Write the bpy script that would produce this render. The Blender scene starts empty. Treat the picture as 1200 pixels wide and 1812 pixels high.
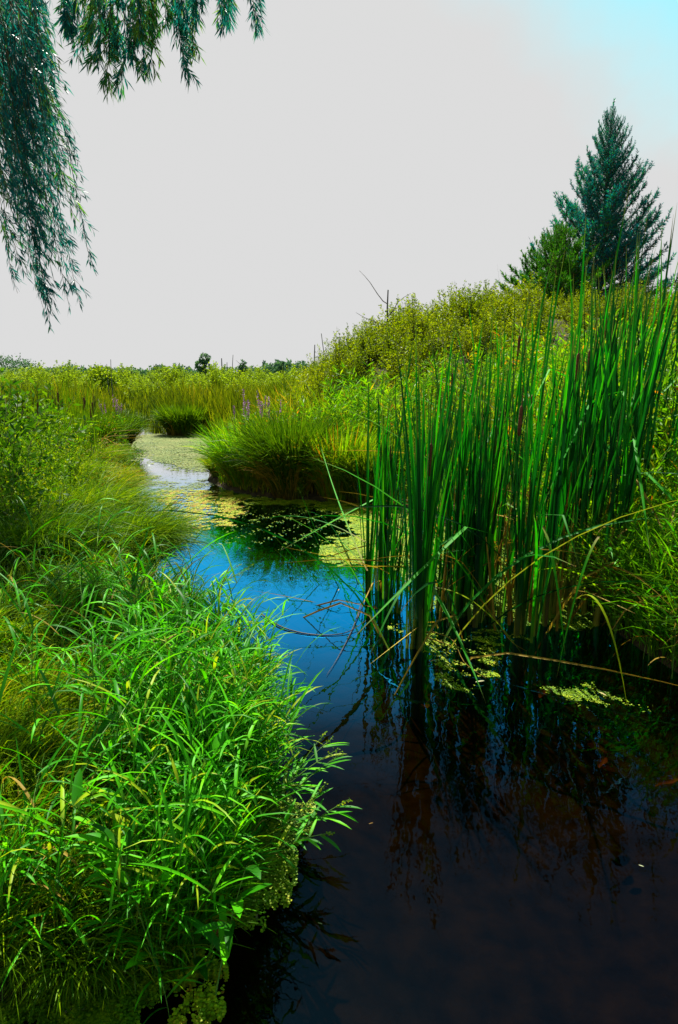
import bpy, math
import numpy as np
from math import sin, cos, tan, pi, radians

rng = np.random.default_rng(11)
scene = bpy.context.scene
col = scene.collection

# ------------------------------------------------------------------ camera
F = 1224.0 / 1812.0
PITCH = radians(11.1)
CAMZ = 1.7
cd = bpy.data.cameras.new('camera')
cam = bpy.data.objects.new('camera', cd)
col.objects.link(cam)
cd.sensor_fit = 'VERTICAL'
cd.sensor_height = 24.0
cd.sensor_width = 24.0 * 1200 / 1812
cd.lens = 24.0 * F
cd.clip_start = 0.05
cd.clip_end = 4000
cam.location = (0, 0, CAMZ)
cam.rotation_euler = (pi / 2 - PITCH, 0, 0)
scene.camera = cam

# ------------------------------------------------------------------ light
SUN_AZ = radians(-10)        # measured from +Y towards +X
SUN_EL = radians(58)
EXPO = 1.5
world = bpy.data.worlds.new('World')
scene.world = world
world.use_nodes = True
nt = world.node_tree
nt.nodes.clear()
out = nt.nodes.new('ShaderNodeOutputWorld')
bg = nt.nodes.new('ShaderNodeBackground')
bg.inputs['Strength'].default_value = 0.10
sky = nt.nodes.new('ShaderNodeTexSky')
sky.sky_type = 'NISHITA'
sky.sun_disc = False
sky.sun_elevation = SUN_EL
sky.sun_rotation = SUN_AZ
sky.air_density = 1.0
sky.dust_density = 0.6
sky.ozone_density = 2.0
tc = nt.nodes.new('ShaderNodeTexCoord')
sep = nt.nodes.new('ShaderNodeSeparateXYZ')
nt.links.new(tc.outputs['Generated'], sep.inputs[0])
nz = nt.nodes.new('ShaderNodeTexNoise')
nz.inputs['Scale'].default_value = 2.2
nz.inputs['Detail'].default_value = 6
nz.inputs['Roughness'].default_value = 0.55
nt.links.new(tc.outputs['Generated'], nz.inputs['Vector'])
m1 = nt.nodes.new('ShaderNodeMath'); m1.operation = 'MULTIPLY_ADD'
nt.links.new(sep.outputs['X'], m1.inputs[0]); m1.inputs[1].default_value = 0.55
nt.links.new(sep.outputs['Z'], m1.inputs[2])
m2 = nt.nodes.new('ShaderNodeMath'); m2.operation = 'MULTIPLY_ADD'
nt.links.new(nz.outputs['Fac'], m2.inputs[0]); m2.inputs[1].default_value = 0.36
nt.links.new(m1.outputs[0], m2.inputs[2])
mr = nt.nodes.new('ShaderNodeMapRange'); mr.interpolation_type = 'SMOOTHSTEP'
mr.inputs['From Min'].default_value = 0.645
mr.inputs['From Max'].default_value = 0.83
mr.inputs['To Min'].default_value = 1.0
mr.inputs['To Max'].default_value = 0.12
nt.links.new(m2.outputs[0], mr.inputs['Value'])
mix = nt.nodes.new('ShaderNodeMix'); mix.data_type = 'RGBA'
nt.links.new(mr.outputs[0], mix.inputs['Factor'])
tint = nt.nodes.new('ShaderNodeMix'); tint.data_type = 'RGBA'; tint.blend_type = 'MULTIPLY'
tint.inputs['Factor'].default_value = 1.0
nt.links.new(sky.outputs[0], tint.inputs['A'])
tint.inputs['B'].default_value = (0.50, 0.94, 0.66, 1)
nt.links.new(tint.outputs['Result'], mix.inputs['A'])
mix.inputs['B'].default_value = (2.55, 2.55, 2.55, 1)     # thin bright cloud veil
nt.links.new(mix.outputs['Result'], bg.inputs['Color'])
nt.links.new(bg.outputs[0], out.inputs[0])

sl = bpy.data.lights.new('sun', 'SUN')
sl.energy = 5.0
sl.angle = radians(0.5)
sl.color = (1.0, 0.95, 0.84)
so = bpy.data.objects.new('sun', sl)
col.objects.link(so)
# the lamp shines along its -Z: point it from the sun's place to the ground
from mathutils import Vector
sd = Vector((sin(SUN_AZ) * cos(SUN_EL), cos(SUN_AZ) * cos(SUN_EL), sin(SUN_EL)))
so.rotation_euler = (-sd).to_track_quat('-Z', 'Y').to_euler()
so.location = (-10, 10, 20)

vs = scene.view_settings
vs.view_transform = 'Standard'
vs.look = 'None'
vs.exposure = EXPO
vs.gamma = 1.0
vs.use_curve_mapping = False
scene.cycles.max_bounces = 10
scene.cycles.diffuse_bounces = 3
scene.cycles.glossy_bounces = 3
scene.cycles.transmission_bounces = 6
scene.cycles.transparent_max_bounces = 12
scene.cycles.caustics_reflective = False
scene.cycles.caustics_refractive = False

# ------------------------------------------------------------------ helpers
def W(px, py, z=0.0):
    """pixel of the photograph -> point on the level z"""
    r = (px - 600) / 1224.0
    u = (906 - py) / 1224.0
    dy = cos(PITCH) + u * sin(PITCH)
    dz = -sin(PITCH) + u * cos(PITCH)
    t = (z - CAMZ) / dz
    return (r * t, dy * t)

def XZ(px, py, y):
    """pixel -> x and z at the distance y"""
    r = (px - 600) / 1224.0
    u = (906 - py) / 1224.0
    dy = cos(PITCH) + u * sin(PITCH)
    dz = -sin(PITCH) + u * cos(PITCH)
    t = y / dy
    return (r * t, CAMZ + dz * t)

def norm(a):
    return a / np.maximum(np.linalg.norm(a, axis=-1, keepdims=True), 1e-9)

def U(a, b, n=None):
    return rng.uniform(a, b, n)

def mesh_from(name, V, Q, mat, smooth=False, **attrs):
    V = np.asarray(V, dtype=np.float32).reshape(-1, 3)
    Q = np.asarray(Q, dtype=np.int32).reshape(-1, 4)
    me = bpy.data.meshes.new(name)
    me.vertices.add(len(V))
    me.vertices.foreach_set('co', V.ravel())
    me.loops.add(Q.size)
    me.loops.foreach_set('vertex_index', Q.ravel())
    me.polygons.add(len(Q))
    me.polygons.foreach_set('loop_start', np.arange(0, Q.size, 4, dtype=np.int32))
    if smooth:
        me.polygons.foreach_set('use_smooth', np.ones(len(Q), dtype=bool))
    me.update(calc_edges=True)
    for k, a in attrs.items():
        if a is None:
            continue
        at = me.attributes.new(k, 'FLOAT', 'POINT')
        at.data.foreach_set('value', np.asarray(a, dtype=np.float32).ravel())
    me.materials.append(mat)
    return me

def link(name, me, parent=None, loc=None, rz=0.0, scale=None, rot=None):
    o = bpy.data.objects.new(name, me)
    col.objects.link(o)
    if parent is not None:
        o.parent = parent
    if loc is not None:
        o.location = loc
    if rot is not None:
        o.rotation_euler = rot
    elif rz:
        o.rotation_euler = (0, 0, rz)
    if scale is not None:
        o.scale = scale if hasattr(scale, '__len__') else (scale,) * 3
    return o

def tag(o, label=None, category=None, group=None, kind=None):
    if label: o['label'] = label
    if category: o['category'] = category
    if group: o['group'] = group
    if kind: o['kind'] = kind
    return o

def thing(name, label, category, loc=(0, 0, 0), rz=0.0, group=None, scale=None, rot=None):
    return tag(link(name, None, None, loc, rz, scale, rot), label, category, group)

class Geo:
    def __init__(self):
        self.V, self.Q, self.a, self.t, self.n = [], [], [], [], 0
    def add(self, V, Q, a=None, t=None):
        V = np.asarray(V, float).reshape(-1, 3)
        self.V.append(V)
        self.Q.append(np.asarray(Q).reshape(-1, 4) + self.n)
        self.a.append(np.full(len(V), 0.5) if a is None else np.broadcast_to(np.asarray(a, float).ravel(), (len(V),)))
        self.t.append(np.full(len(V), 0.5) if t is None else np.broadcast_to(np.asarray(t, float).ravel(), (len(V),)))
        self.n += len(V)
        return self
    def mesh(self, name, mat, smooth=False):
        return mesh_from(name, np.vstack(self.V), np.vstack(self.Q), mat, smooth,
                         var=np.concatenate(self.a), along=np.concatenate(self.t))

def blades(P, az, L, w, lean, bend, seg=4, fold=0.0, var=None, twist=0.0, kink=None, belly=0.5):
    """ribbons rising from P: every blade tapers, leans and droops"""
    P = np.asarray(P, float); n = len(P)
    az, L, w, lean, bend, twist = [np.broadcast_to(np.asarray(v, float), (n,)) for v in (az, L, w, lean, bend, twist)]
    s = np.linspace(0, 1, seg + 1)
    th = lean[:, None] + bend[:, None] * s[None, :] ** 1.5
    if kink is not None:
        th = th + kink[1][:, None] * (s[None, :] > kink[0][:, None])
    mid = 0.5 * (th[:, 1:] + th[:, :-1])
    step = (L / seg)[:, None]
    r = np.concatenate([np.zeros((n, 1)), np.cumsum(np.sin(mid) * step, 1)], 1)
    z = np.concatenate([np.zeros((n, 1)), np.cumsum(np.cos(mid) * step, 1)], 1)
    ca, sa = np.cos(az)[:, None], np.sin(az)[:, None]
    C = np.stack([P[:, :1] + r * ca, P[:, 1:2] + r * sa, P[:, 2:3] + z], -1)
    T = np.stack([np.sin(th) * ca, np.sin(th) * sa, np.cos(th)], -1)
    side0 = np.stack([-sa + 0 * r, ca + 0 * r, 0 * r], -1)
    nrm = np.cross(T, side0)
    tw = (twist[:, None] * (0.3 + s[None, :]))[..., None]
    side = side0 * np.cos(tw) + nrm * np.sin(tw)
    nrm2 = nrm * np.cos(tw) - side0 * np.sin(tw)
    prof = np.interp(s, [0, 0.12, belly, 0.8, 0.95, 1], [0.55, 0.85, 1.0, 0.66, 0.25, 0.03])
    hw = (w[:, None] * 0.5 * prof[None, :])[..., None]
    va = U(0, 1, n) if var is None else np.asarray(var)
    if fold:
        A = C - side * hw + nrm2 * hw * fold
        B = C + side * hw + nrm2 * hw * fold
        V = np.stack([A, C, B], 2).reshape(-1, 3)
        k = 3
    else:
        V = np.stack([C - side * hw, C + side * hw], 2).reshape(-1, 3)
        k = 2
    base = (np.arange(n) * (seg + 1) * k)[:, None] + (np.arange(seg) * k)[None, :]
    q = [np.stack([base + j, base + j + 1, base + k + j + 1, base + k + j], -1).reshape(-1, 4) for j in range(k - 1)]
    tt = np.broadcast_to(s[None, :, None], (n, seg + 1, k)).ravel()
    aa = np.broadcast_to(va[:, None, None], (n, seg + 1, k)).ravel()
    return V, np.vstack(q), aa, tt

def tubes(C, R, sides=3):
    """C (n,k,3) centre lines, R (n,k) radii"""
    C = np.asarray(C, float); R = np.asarray(R, float)
    n, k, _ = C.shape
    T = np.empty_like(C)
    T[:, 1:-1] = C[:, 2:] - C[:, :-2]; T[:, 0] = C[:, 1] - C[:, 0]; T[:, -1] = C[:, -1] - C[:, -2]
    T = norm(T)
    ref = np.where(np.abs(T[..., 2:3]) > 0.9, np.array([1.0, 0, 0]), np.array([0, 0, 1.0]))
    A = norm(np.cross(T, ref)); B = np.cross(T, A)
    ang = np.arange(sides) * 2 * pi / sides
    V = C[:, :, None, :] + R[:, :, None, None] * (A[:, :, None, :] * np.cos(ang)[None, None, :, None] + B[:, :, None, :] * np.sin(ang)[None, None, :, None])
    idx = np.arange(n * k * sides).reshape(n, k, sides)
    nx = np.roll(idx, -1, 2)
    Q = np.stack([idx[:, :-1], nx[:, :-1], nx[:, 1:], idx[:, 1:]], -1).reshape(-1, 4)
    t = np.broadcast_to(np.linspace(0, 1, k)[None, :, None], (n, k, sides)).ravel()
    return V.reshape(-1, 3), Q, None, t

def leaves(P, D, L, w, var=None, N=None):
    """diamond leaves at P along D"""
    n = len(P)
    D = norm(D)
    R = rng.normal(size=(n, 3)) if N is None else N
    S = norm(np.cross(D, R))
    L = np.broadcast_to(np.asarray(L, float), (n,))[:, None]
    w = np.broadcast_to(np.asarray(w, float), (n,))[:, None]
    droop = np.array([0, 0, -1.0]) * L * 0.08
    V = np.stack([P, P + D * L * 0.42 + S * w * 0.5, P + D * L + droop, P + D * L * 0.42 - S * w * 0.5], 1).reshape(-1, 3)
    va = U(0, 1, n) if var is None else np.asarray(var)
    Q = np.arange(n * 4).reshape(n, 4)
    return V, Q, np.repeat(va, 4), np.tile([0, 0.5, 1, 0.5], n)

def shoots(B, az, th0, th1, L, k=7):
    """curved centre lines (n,k,3): tilt goes from th0 to th1 (0 = up)"""
    n = len(B)
    az, th0, th1, L = [np.broadcast_to(np.asarray(v, float), (n,)) for v in (az, th0, th1, L)]
    s = np.linspace(0, 1, k)
    th = th0[:, None] + (th1 - th0)[:, None] * s[None, :]
    mid = 0.5 * (th[:, 1:] + th[:, :-1]); st = (L / (k - 1))[:, None]
    r = np.concatenate([np.zeros((n, 1)), np.cumsum(np.sin(mid) * st, 1)], 1)
    z = np.concatenate([np.zeros((n, 1)), np.cumsum(np.cos(mid) * st, 1)], 1)
    return np.stack([B[:, :1] + r * np.cos(az)[:, None], B[:, 1:2] + r * np.sin(az)[:, None], B[:, 2:3] + z], -1)

def along(C, per, t0=0.2, t1=1.0, power=1.0):
    """random places on centre lines: points, tangents, t, which line"""
    n, k, _ = C.shape
    idx = np.repeat(np.arange(n), per)
    t = t0 + (t1 - t0) * U(0, 1, len(idx)) ** power
    f = t * (k - 1); i = np.minimum(f.astype(int), k - 2); f = (f - i)[:, None]
    P = C[idx, i] * (1 - f) + C[idx, i + 1] * f
    T = norm(C[idx, i + 1] - C[idx, i])
    return P, T, t, idx

def sn(x, y, s, seed=0):
    """smooth noise about -1..1"""
    r = np.random.default_rng(100 + seed)
    v = 0
    for k in range(5):
        a = r.uniform(0, 2 * pi); f = (1.0 + 0.55 * k) / s
        v = v + np.sin((x * np.cos(a) + y * np.sin(a)) * f * 2 * pi + r.uniform(0, 6.28)) / (1 + 0.5 * k)
    return v / 2.2

def S01(t):
    t = np.clip(t, 0, 1)
    return t * t * (3 - 2 * t)

# ------------------------------------------------------------------ materials
def new_mat(name):
    m = bpy.data.materials.new(name)
    m.use_nodes = True
    m.node_tree.nodes.clear()
    return m, m.node_tree

def ramp(nt, stops, mode='LINEAR'):
    r = nt.nodes.new('ShaderNodeValToRGB')
    r.color_ramp.interpolation = mode
    e = r.color_ramp.elements
    while len(e) < len(stops):
        e.new(0.5)
    for el, (p, c) in zip(e, stops):
        el.position = p
        el.color = (c[0], c[1], c[2], 1)
    return r

def leaf_mat(name, stops, base=None, tip=None, trans=0.45, rough=0.45, spec=0.12, ttint=(1.25, 1.15, 0.5), base_to=0.25, tip_from=0.86, blue=0.35):
    m, nt = new_mat(name)
    N, Lk = nt.nodes, nt.links
    at = N.new('ShaderNodeAttribute'); at.attribute_name = 'var'
    oi = N.new('ShaderNodeObjectInfo')
    mm = N.new('ShaderNodeMath'); mm.operation = 'MULTIPLY_ADD'
    Lk.new(oi.outputs['Random'], mm.inputs[0]); mm.inputs[1].default_value = 0.34
    ma = N.new('ShaderNodeMath'); ma.operation = 'MULTIPLY_ADD'
    Lk.new(at.outputs['Fac'], ma.inputs[0]); ma.inputs[1].default_value = 1.0; ma.inputs[2].default_value = -0.17
    Lk.new(ma.outputs[0], mm.inputs[2])
    stops = [(p, (c[0] * 0.9, c[1] * 1.05, c[2] * blue)) for p, c in stops]
    rp = ramp(nt, stops)
    Lk.new(mm.outputs[0], rp.inputs[0])
    cur = rp.outputs[0]
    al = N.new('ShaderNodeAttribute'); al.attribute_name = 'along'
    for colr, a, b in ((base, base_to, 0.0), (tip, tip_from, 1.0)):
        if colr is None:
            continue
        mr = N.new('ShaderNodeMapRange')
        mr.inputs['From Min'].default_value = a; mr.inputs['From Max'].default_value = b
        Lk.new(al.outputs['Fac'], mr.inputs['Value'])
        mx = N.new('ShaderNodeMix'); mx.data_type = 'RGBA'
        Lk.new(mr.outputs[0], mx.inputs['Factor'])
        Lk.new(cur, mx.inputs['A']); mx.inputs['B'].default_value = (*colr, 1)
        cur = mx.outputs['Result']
    # fine fleck along the leaf
    tcn = N.new('ShaderNodeTexCoord')
    no = N.new('ShaderNodeTexNoise'); no.inputs['Scale'].default_value = 14; no.inputs['Detail'].default_value = 3
    Lk.new(tcn.outputs['Object'], no.inputs['Vector'])
    mv = N.new('ShaderNodeMapRange'); mv.inputs['From Min'].default_value = 0.3; mv.inputs['From Max'].default_value = 0.7
    mv.inputs['To Min'].default_value = 0.72; mv.inputs['To Max'].default_value = 1.25
    Lk.new(no.outputs['Fac'], mv.inputs['Value'])
    hs = N.new('ShaderNodeHueSaturation')
    Lk.new(mv.outputs[0], hs.inputs['Value']); Lk.new(cur, hs.inputs['Color'])
    pb = N.new('ShaderNodeBsdfPrincipled')
    pb.inputs['Roughness'].default_value = rough
    pb.inputs['Specular IOR Level'].default_value = spec
    Lk.new(hs.outputs[0], pb.inputs['Base Color'])
    tr = N.new('ShaderNodeBsdfTranslucent')
    tt = N.new('ShaderNodeMix'); tt.data_type = 'RGBA'; tt.blend_type = 'MULTIPLY'; tt.inputs['Factor'].default_value = 1
    Lk.new(hs.outputs[0], tt.inputs['A']); tt.inputs['B'].default_value = (*ttint, 1)
    tt.clamp_result = False
    Lk.new(tt.outputs['Result'], tr.inputs['Color'])
    ms = N.new('ShaderNodeMixShader'); ms.inputs[0].default_value = trans
    Lk.new(pb.outputs[0], ms.inputs[1]); Lk.new(tr.outputs[0], ms.inputs[2])
    o = N.new('ShaderNodeOutputMaterial')
    Lk.new(ms.outputs[0], o.inputs[0])
    return m

def plain_mat(name, c1, c2, scale=20, rough=0.8, spec=0.2, bump=0.0, stretch=(1, 1, 1)):
    m, nt = new_mat(name)
    N, Lk = nt.nodes, nt.links
    tcn = N.new('ShaderNodeTexCoord'); mp = N.new('ShaderNodeMapping')
    mp.inputs['Scale'].default_value = stretch
    no = N.new('ShaderNodeTexNoise'); no.inputs['Scale'].default_value = scale; no.inputs['Detail'].default_value = 5
    Lk.new(tcn.outputs['Object'], mp.inputs[0]); Lk.new(mp.outputs[0], no.inputs['Vector'])
    rp = ramp(nt, [(0.35, c1), (0.65, c2)])
    Lk.new(no.outputs['Fac'], rp.inputs[0])
    pb = N.new('ShaderNodeBsdfPrincipled')
    pb.inputs['Roughness'].default_value = rough
    pb.inputs['Specular IOR Level'].default_value = spec
    Lk.new(rp.outputs[0], pb.inputs['Base Color'])
    if bump:
        bp = N.new('ShaderNodeBump'); bp.inputs['Strength'].default_value = bump; bp.inputs['Distance'].default_value = 0.02
        Lk.new(no.outputs['Fac'], bp.inputs['Height']); Lk.new(bp.outputs[0], pb.inputs['Normal'])
    o = N.new('ShaderNodeOutputMaterial')
    Lk.new(pb.outputs[0], o.inputs[0])
    return m

M = {}
M['reedgrass'] = leaf_mat('broad_grass', [(0.0, (0.012, 0.09, 0.003)), (0.35, (0.03, 0.20, 0.004)), (0.75, (0.08, 0.37, 0.005)), (0.97, (0.15, 0.44, 0.006)), (1.0, (0.28, 0.33, 0.02))], base=(0.05, 0.12, 0.01), trans=0.42, spec=0.10, ttint=(1.35, 1.3, 0.5))
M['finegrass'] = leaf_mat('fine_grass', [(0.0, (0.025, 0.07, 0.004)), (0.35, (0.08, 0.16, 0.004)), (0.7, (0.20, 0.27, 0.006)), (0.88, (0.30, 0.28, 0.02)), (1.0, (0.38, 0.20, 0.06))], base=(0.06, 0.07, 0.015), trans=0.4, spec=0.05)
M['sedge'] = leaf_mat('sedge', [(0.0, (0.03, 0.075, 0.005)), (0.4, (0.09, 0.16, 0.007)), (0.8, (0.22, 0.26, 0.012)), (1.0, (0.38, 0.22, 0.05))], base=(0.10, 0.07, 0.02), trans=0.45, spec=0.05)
M['marsh'] = leaf_mat('marsh_grass', [(0.0, (0.03, 0.055, 0.010)), (0.35, (0.08, 0.11, 0.008)), (0.7, (0.17, 0.19, 0.010)), (0.9, (0.26, 0.22, 0.02)), (1.0, (0.28, 0.15, 0.05))], trans=0.4, spec=0.04)
M['cattail'] = leaf_mat('cattail_leaf', [(0.0, (0.002, 0.022, 0.016)), (0.3, (0.004, 0.065, 0.018)), (0.6, (0.010, 0.15, 0.012)), (0.82, (0.045, 0.27, 0.008)), (0.96, (0.10, 0.15, 0.02)), (1.0, (0.25, 0.15, 0.05))], base=(0.22, 0.17, 0.04), tip=(0.16, 0.10, 0.03), base_to=0.34, tip_from=0.9, trans=0.38, rough=0.55, spec=0.10, ttint=(0.9, 1.5, 0.5))
M['sheath'] = leaf_mat('cattail_sheath', [(0.0, (0.20, 0.12, 0.04)), (0.5, (0.20, 0.19, 0.04)), (1.0, (0.08, 0.24, 0.02))], trans=0.15, rough=0.4)
M['drycattail'] = leaf_mat('dry_reed', [(0.0, (0.15, 0.085, 0.03)), (0.6, (0.30, 0.17, 0.05)), (1.0, (0.42, 0.28, 0.11))], trans=0.3, rough=0.6)
M['spike'] = plain_mat('cattail_spike', (0.08, 0.028, 0.010), (0.14, 0.05, 0.018), 60, 0.9, bump=0.5)
M['weed'] = leaf_mat('bank_weed', [(0.0, (0.03, 0.12, 0.005)), (0.4, (0.09, 0.25, 0.008)), (0.8, (0.22, 0.36, 0.010)), (0.93, (0.34, 0.28, 0.02)), (1.0, (0.45, 0.14, 0.02))], trans=0.5, spec=0.08)
M['shrub'] = leaf_mat('hill_shrub', [(0.0, (0.05, 0.085, 0.003)), (0.5, (0.15, 0.20, 0.003)), (1.0, (0.30, 0.31, 0.005))], trans=0.5, spec=0.06)
M['shrubdark'] = leaf_mat('bank_shrub', [(0.0, (0.015, 0.07, 0.008)), (0.5, (0.06, 0.15, 0.008)), (1.0, (0.16, 0.25, 0.012))], trans=0.45, spec=0.08)
M['goldenrod'] = leaf_mat('goldenrod', [(0.0, (0.05, 0.12, 0.006)), (0.6, (0.14, 0.24, 0.010)), (1.0, (0.34, 0.34, 0.015))], trans=0.45, spec=0.06)
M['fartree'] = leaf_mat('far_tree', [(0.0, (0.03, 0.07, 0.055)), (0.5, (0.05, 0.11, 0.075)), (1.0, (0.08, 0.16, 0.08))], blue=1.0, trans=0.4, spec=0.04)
M['fargreen'] = leaf_mat('far_willow', [(0.0, (0.10, 0.15, 0.03)), (0.5, (0.19, 0.26, 0.03)), (1.0, (0.30, 0.36, 0.03))], trans=0.5, spec=0.04)
M['spruce'] = leaf_mat('spruce_needle', [(0.0, (0.001, 0.07, 0.10)), (0.5, (0.003, 0.12, 0.16)), (1.0, (0.02, 0.22, 0.04))], blue=1.0, trans=0.45, rough=0.5, spec=0.14, ttint=(0.8, 1.2, 0.9))
M['spruce2'] = leaf_mat('young_spruce_needle', [(0.0, (0.010, 0.08, 0.02)), (0.5, (0.03, 0.15, 0.012)), (1.0, (0.09, 0.24, 0.012))], trans=0.4, rough=0.5, spec=0.08)
M['willow'] = leaf_mat('willow_leaf', [(0.0, (0.004, 0.09, 0.11)), (0.45, (0.008, 0.15, 0.15)), (0.75, (0.04, 0.16, 0.02)), (1.0, (0.18, 0.20, 0.02))], blue=1.0, trans=0.5, rough=0.4, spec=0.14, ttint=(0.8, 1.2, 0.9))
M['bark'] = plain_mat('bark', (0.05, 0.035, 0.022), (0.12, 0.09, 0.06), 18, 0.9, bump=0.6, stretch=(1, 1, 0.25))
M['twig'] = plain_mat('twig', (0.06, 0.05, 0.02), (0.12, 0.09, 0.04), 30, 0.8)
M['greenstem'] = plain_mat('green_stem', (0.05, 0.14, 0.01), (0.10, 0.2, 0.02), 30, 0.6)
M['deadwood'] = plain_mat('dead_wood', (0.045, 0.04, 0.035), (0.11, 0.10, 0.09), 16, 0.9, bump=0.4, stretch=(1, 1, 0.2))
M['purple'] = leaf_mat('loosestrife_flower', [(0.0, (0.28, 0.05, 0.26)), (1.0, (0.46, 0.12, 0.42))], trans=0.3, ttint=(1, 1, 1), blue=1.0)
M['duckweed'] = leaf_mat('duckweed', [(0.0, (0.05, 0.12, 0.004)), (0.45, (0.17, 0.24, 0.006)), (0.8, (0.32, 0.31, 0.010)), (0.93, (0.40, 0.24, 0.02)), (1.0, (0.28, 0.11, 0.03))], trans=0.15, rough=0.5, spec=0.11, ttint=(1, 1, 0.6))
M['pondscum'] = leaf_mat('far_duckweed', [(0.0, (0.07, 0.10, 0.025)), (0.5, (0.13, 0.145, 0.03)), (1.0, (0.21, 0.18, 0.06))], blue=1.0, trans=0.1, rough=0.6, spec=0.09, ttint=(1, 1, 0.6))
M['deadleaf'] = leaf_mat('dead_leaf', blue=0.8, stops=[(0.0, (0.20, 0.07, 0.02)), (0.5, (0.36, 0.20, 0.05)), (1.0, (0.45, 0.42, 0.32))], trans=0.3, rough=0.5, ttint=(1, 1, 1))
M['sunkleaf'] = leaf_mat('sunken_leaf', [(0.0, (0.40, 0.12, 0.02)), (1.0, (0.60, 0.26, 0.04))], trans=0.1, ttint=(1, 1, 1))

def ground_material():
    m, nt = new_mat('marsh_ground')
    N, Lk = nt.nodes, nt.links
    ge = N.new('ShaderNodeNewGeometry')
    n1 = N.new('ShaderNodeTexNoise'); n1.inputs['Scale'].default_value = 0.35; n1.inputs['Detail'].default_value = 8
    n2 = N.new('ShaderNodeTexNoise'); n2.inputs['Scale'].default_value = 9; n2.inputs['Detail'].default_value = 6
    Lk.new(ge.outputs['Position'], n1.inputs['Vector']); Lk.new(ge.outputs['Position'], n2.inputs['Vector'])
    r1 = ramp(nt, [(0.3, (0.03, 0.055, 0.006)), (0.7, (0.07, 0.12, 0.008))])
    r2 = ramp(nt, [(0.35, (0.018, 0.013, 0.007)), (0.7, (0.06, 0.045, 0.02))])
    Lk.new(n1.outputs['Fac'], r1.inputs[0]); Lk.new(n2.outputs['Fac'], r2.inputs[0])
    sp = N.new('ShaderNodeSeparateXYZ'); Lk.new(ge.outputs['Position'], sp.inputs[0])
    mr = N.new('ShaderNodeMapRange'); mr.inputs['From Min'].default_value = 12; mr.inputs['From Max'].default_value = 40
    Lk.new(sp.outputs['Y'], mr.inputs['Value'])
    mx = N.new('ShaderNodeMix'); mx.data_type = 'RGBA'
    Lk.new(mr.outputs[0], mx.inputs['Factor']); Lk.new(r2.outputs[0], mx.inputs['A']); Lk.new(r1.outputs[0], mx.inputs['B'])
    pb = N.new('ShaderNodeBsdfPrincipled'); pb.inputs['Roughness'].default_value = 0.9; pb.inputs['Specular IOR Level'].default_value = 0.1
    Lk.new(mx.outputs['Result'], pb.inputs['Base Color'])
    bp = N.new('ShaderNodeBump'); bp.inputs['Strength'].default_value = 0.6; bp.inputs['Distance'].default_value = 0.05
    Lk.new(n2.outputs['Fac'], bp.inputs['Height']); Lk.new(bp.outputs[0], pb.inputs['Normal'])
    o = N.new('ShaderNodeOutputMaterial'); Lk.new(pb.outputs[0], o.inputs[0])
    return m

def water_material():
    m, nt = new_mat('stream_water')
    N, Lk = nt.nodes, nt.links
    ge = N.new('ShaderNodeNewGeometry')
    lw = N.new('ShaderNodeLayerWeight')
    # blue sky reflection painted into the gloss colour, near-black when steep, white at grazing
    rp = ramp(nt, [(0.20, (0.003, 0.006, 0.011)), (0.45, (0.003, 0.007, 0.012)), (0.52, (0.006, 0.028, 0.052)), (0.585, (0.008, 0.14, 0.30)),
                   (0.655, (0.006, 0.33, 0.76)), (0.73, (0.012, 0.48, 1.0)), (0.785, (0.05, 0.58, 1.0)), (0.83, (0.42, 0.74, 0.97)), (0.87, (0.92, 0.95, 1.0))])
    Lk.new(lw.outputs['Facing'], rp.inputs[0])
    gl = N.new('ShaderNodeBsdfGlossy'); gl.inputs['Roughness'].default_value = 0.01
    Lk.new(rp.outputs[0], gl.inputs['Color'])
    mp = N.new('ShaderNodeMapping'); mp.inputs['Scale'].default_value = (5.5, 3.2, 1)
    Lk.new(ge.outputs['Position'], mp.inputs[0])
    n1 = N.new('ShaderNodeTexNoise'); n1.inputs['Scale'].default_value = 1.6; n1.inputs['Detail'].default_value = 2.5
    Lk.new(mp.outputs[0], n1.inputs['Vector'])
    bp = N.new('ShaderNodeBump'); bp.inputs['Strength'].default_value = 0.065; bp.inputs['Distance'].default_value = 0.03
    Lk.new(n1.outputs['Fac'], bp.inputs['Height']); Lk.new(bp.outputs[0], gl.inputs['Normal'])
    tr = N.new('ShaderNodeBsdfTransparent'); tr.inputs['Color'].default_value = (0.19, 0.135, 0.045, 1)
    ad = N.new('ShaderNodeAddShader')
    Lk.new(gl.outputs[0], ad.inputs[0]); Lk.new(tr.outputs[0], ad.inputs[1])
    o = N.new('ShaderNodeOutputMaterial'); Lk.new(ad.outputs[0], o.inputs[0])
    return m

# ------------------------------------------------------------------ terrain
left_px = [(60, 1780), (190, 1765), (310, 1725), (400, 1610), (450, 1500), (470, 1400), (432, 1260), (345, 1160), (240, 1085),
           (225, 1010), (222, 925), (205, 860), (190, 815), (200, 785), (222, 752), (190, 738), (120, 728)]
right_px = [(120, 722), (205, 726), (262, 742), (292, 768), (374, 772), (392, 795), (365, 850), (400, 866), (450, 878), (560, 886),
            (650, 890), (760, 925), (900, 975), (1000, 1050), (1090, 1120), (1200, 1195), (1400, 1290)]
STREAM = np.array([(-3.2, 1.60)] + [W(*p) for p in left_px] + [W(*p) for p in right_px] + [(5.5, 2.0), (5.5, 0.7), (-3.2, 0.7)])

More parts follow.
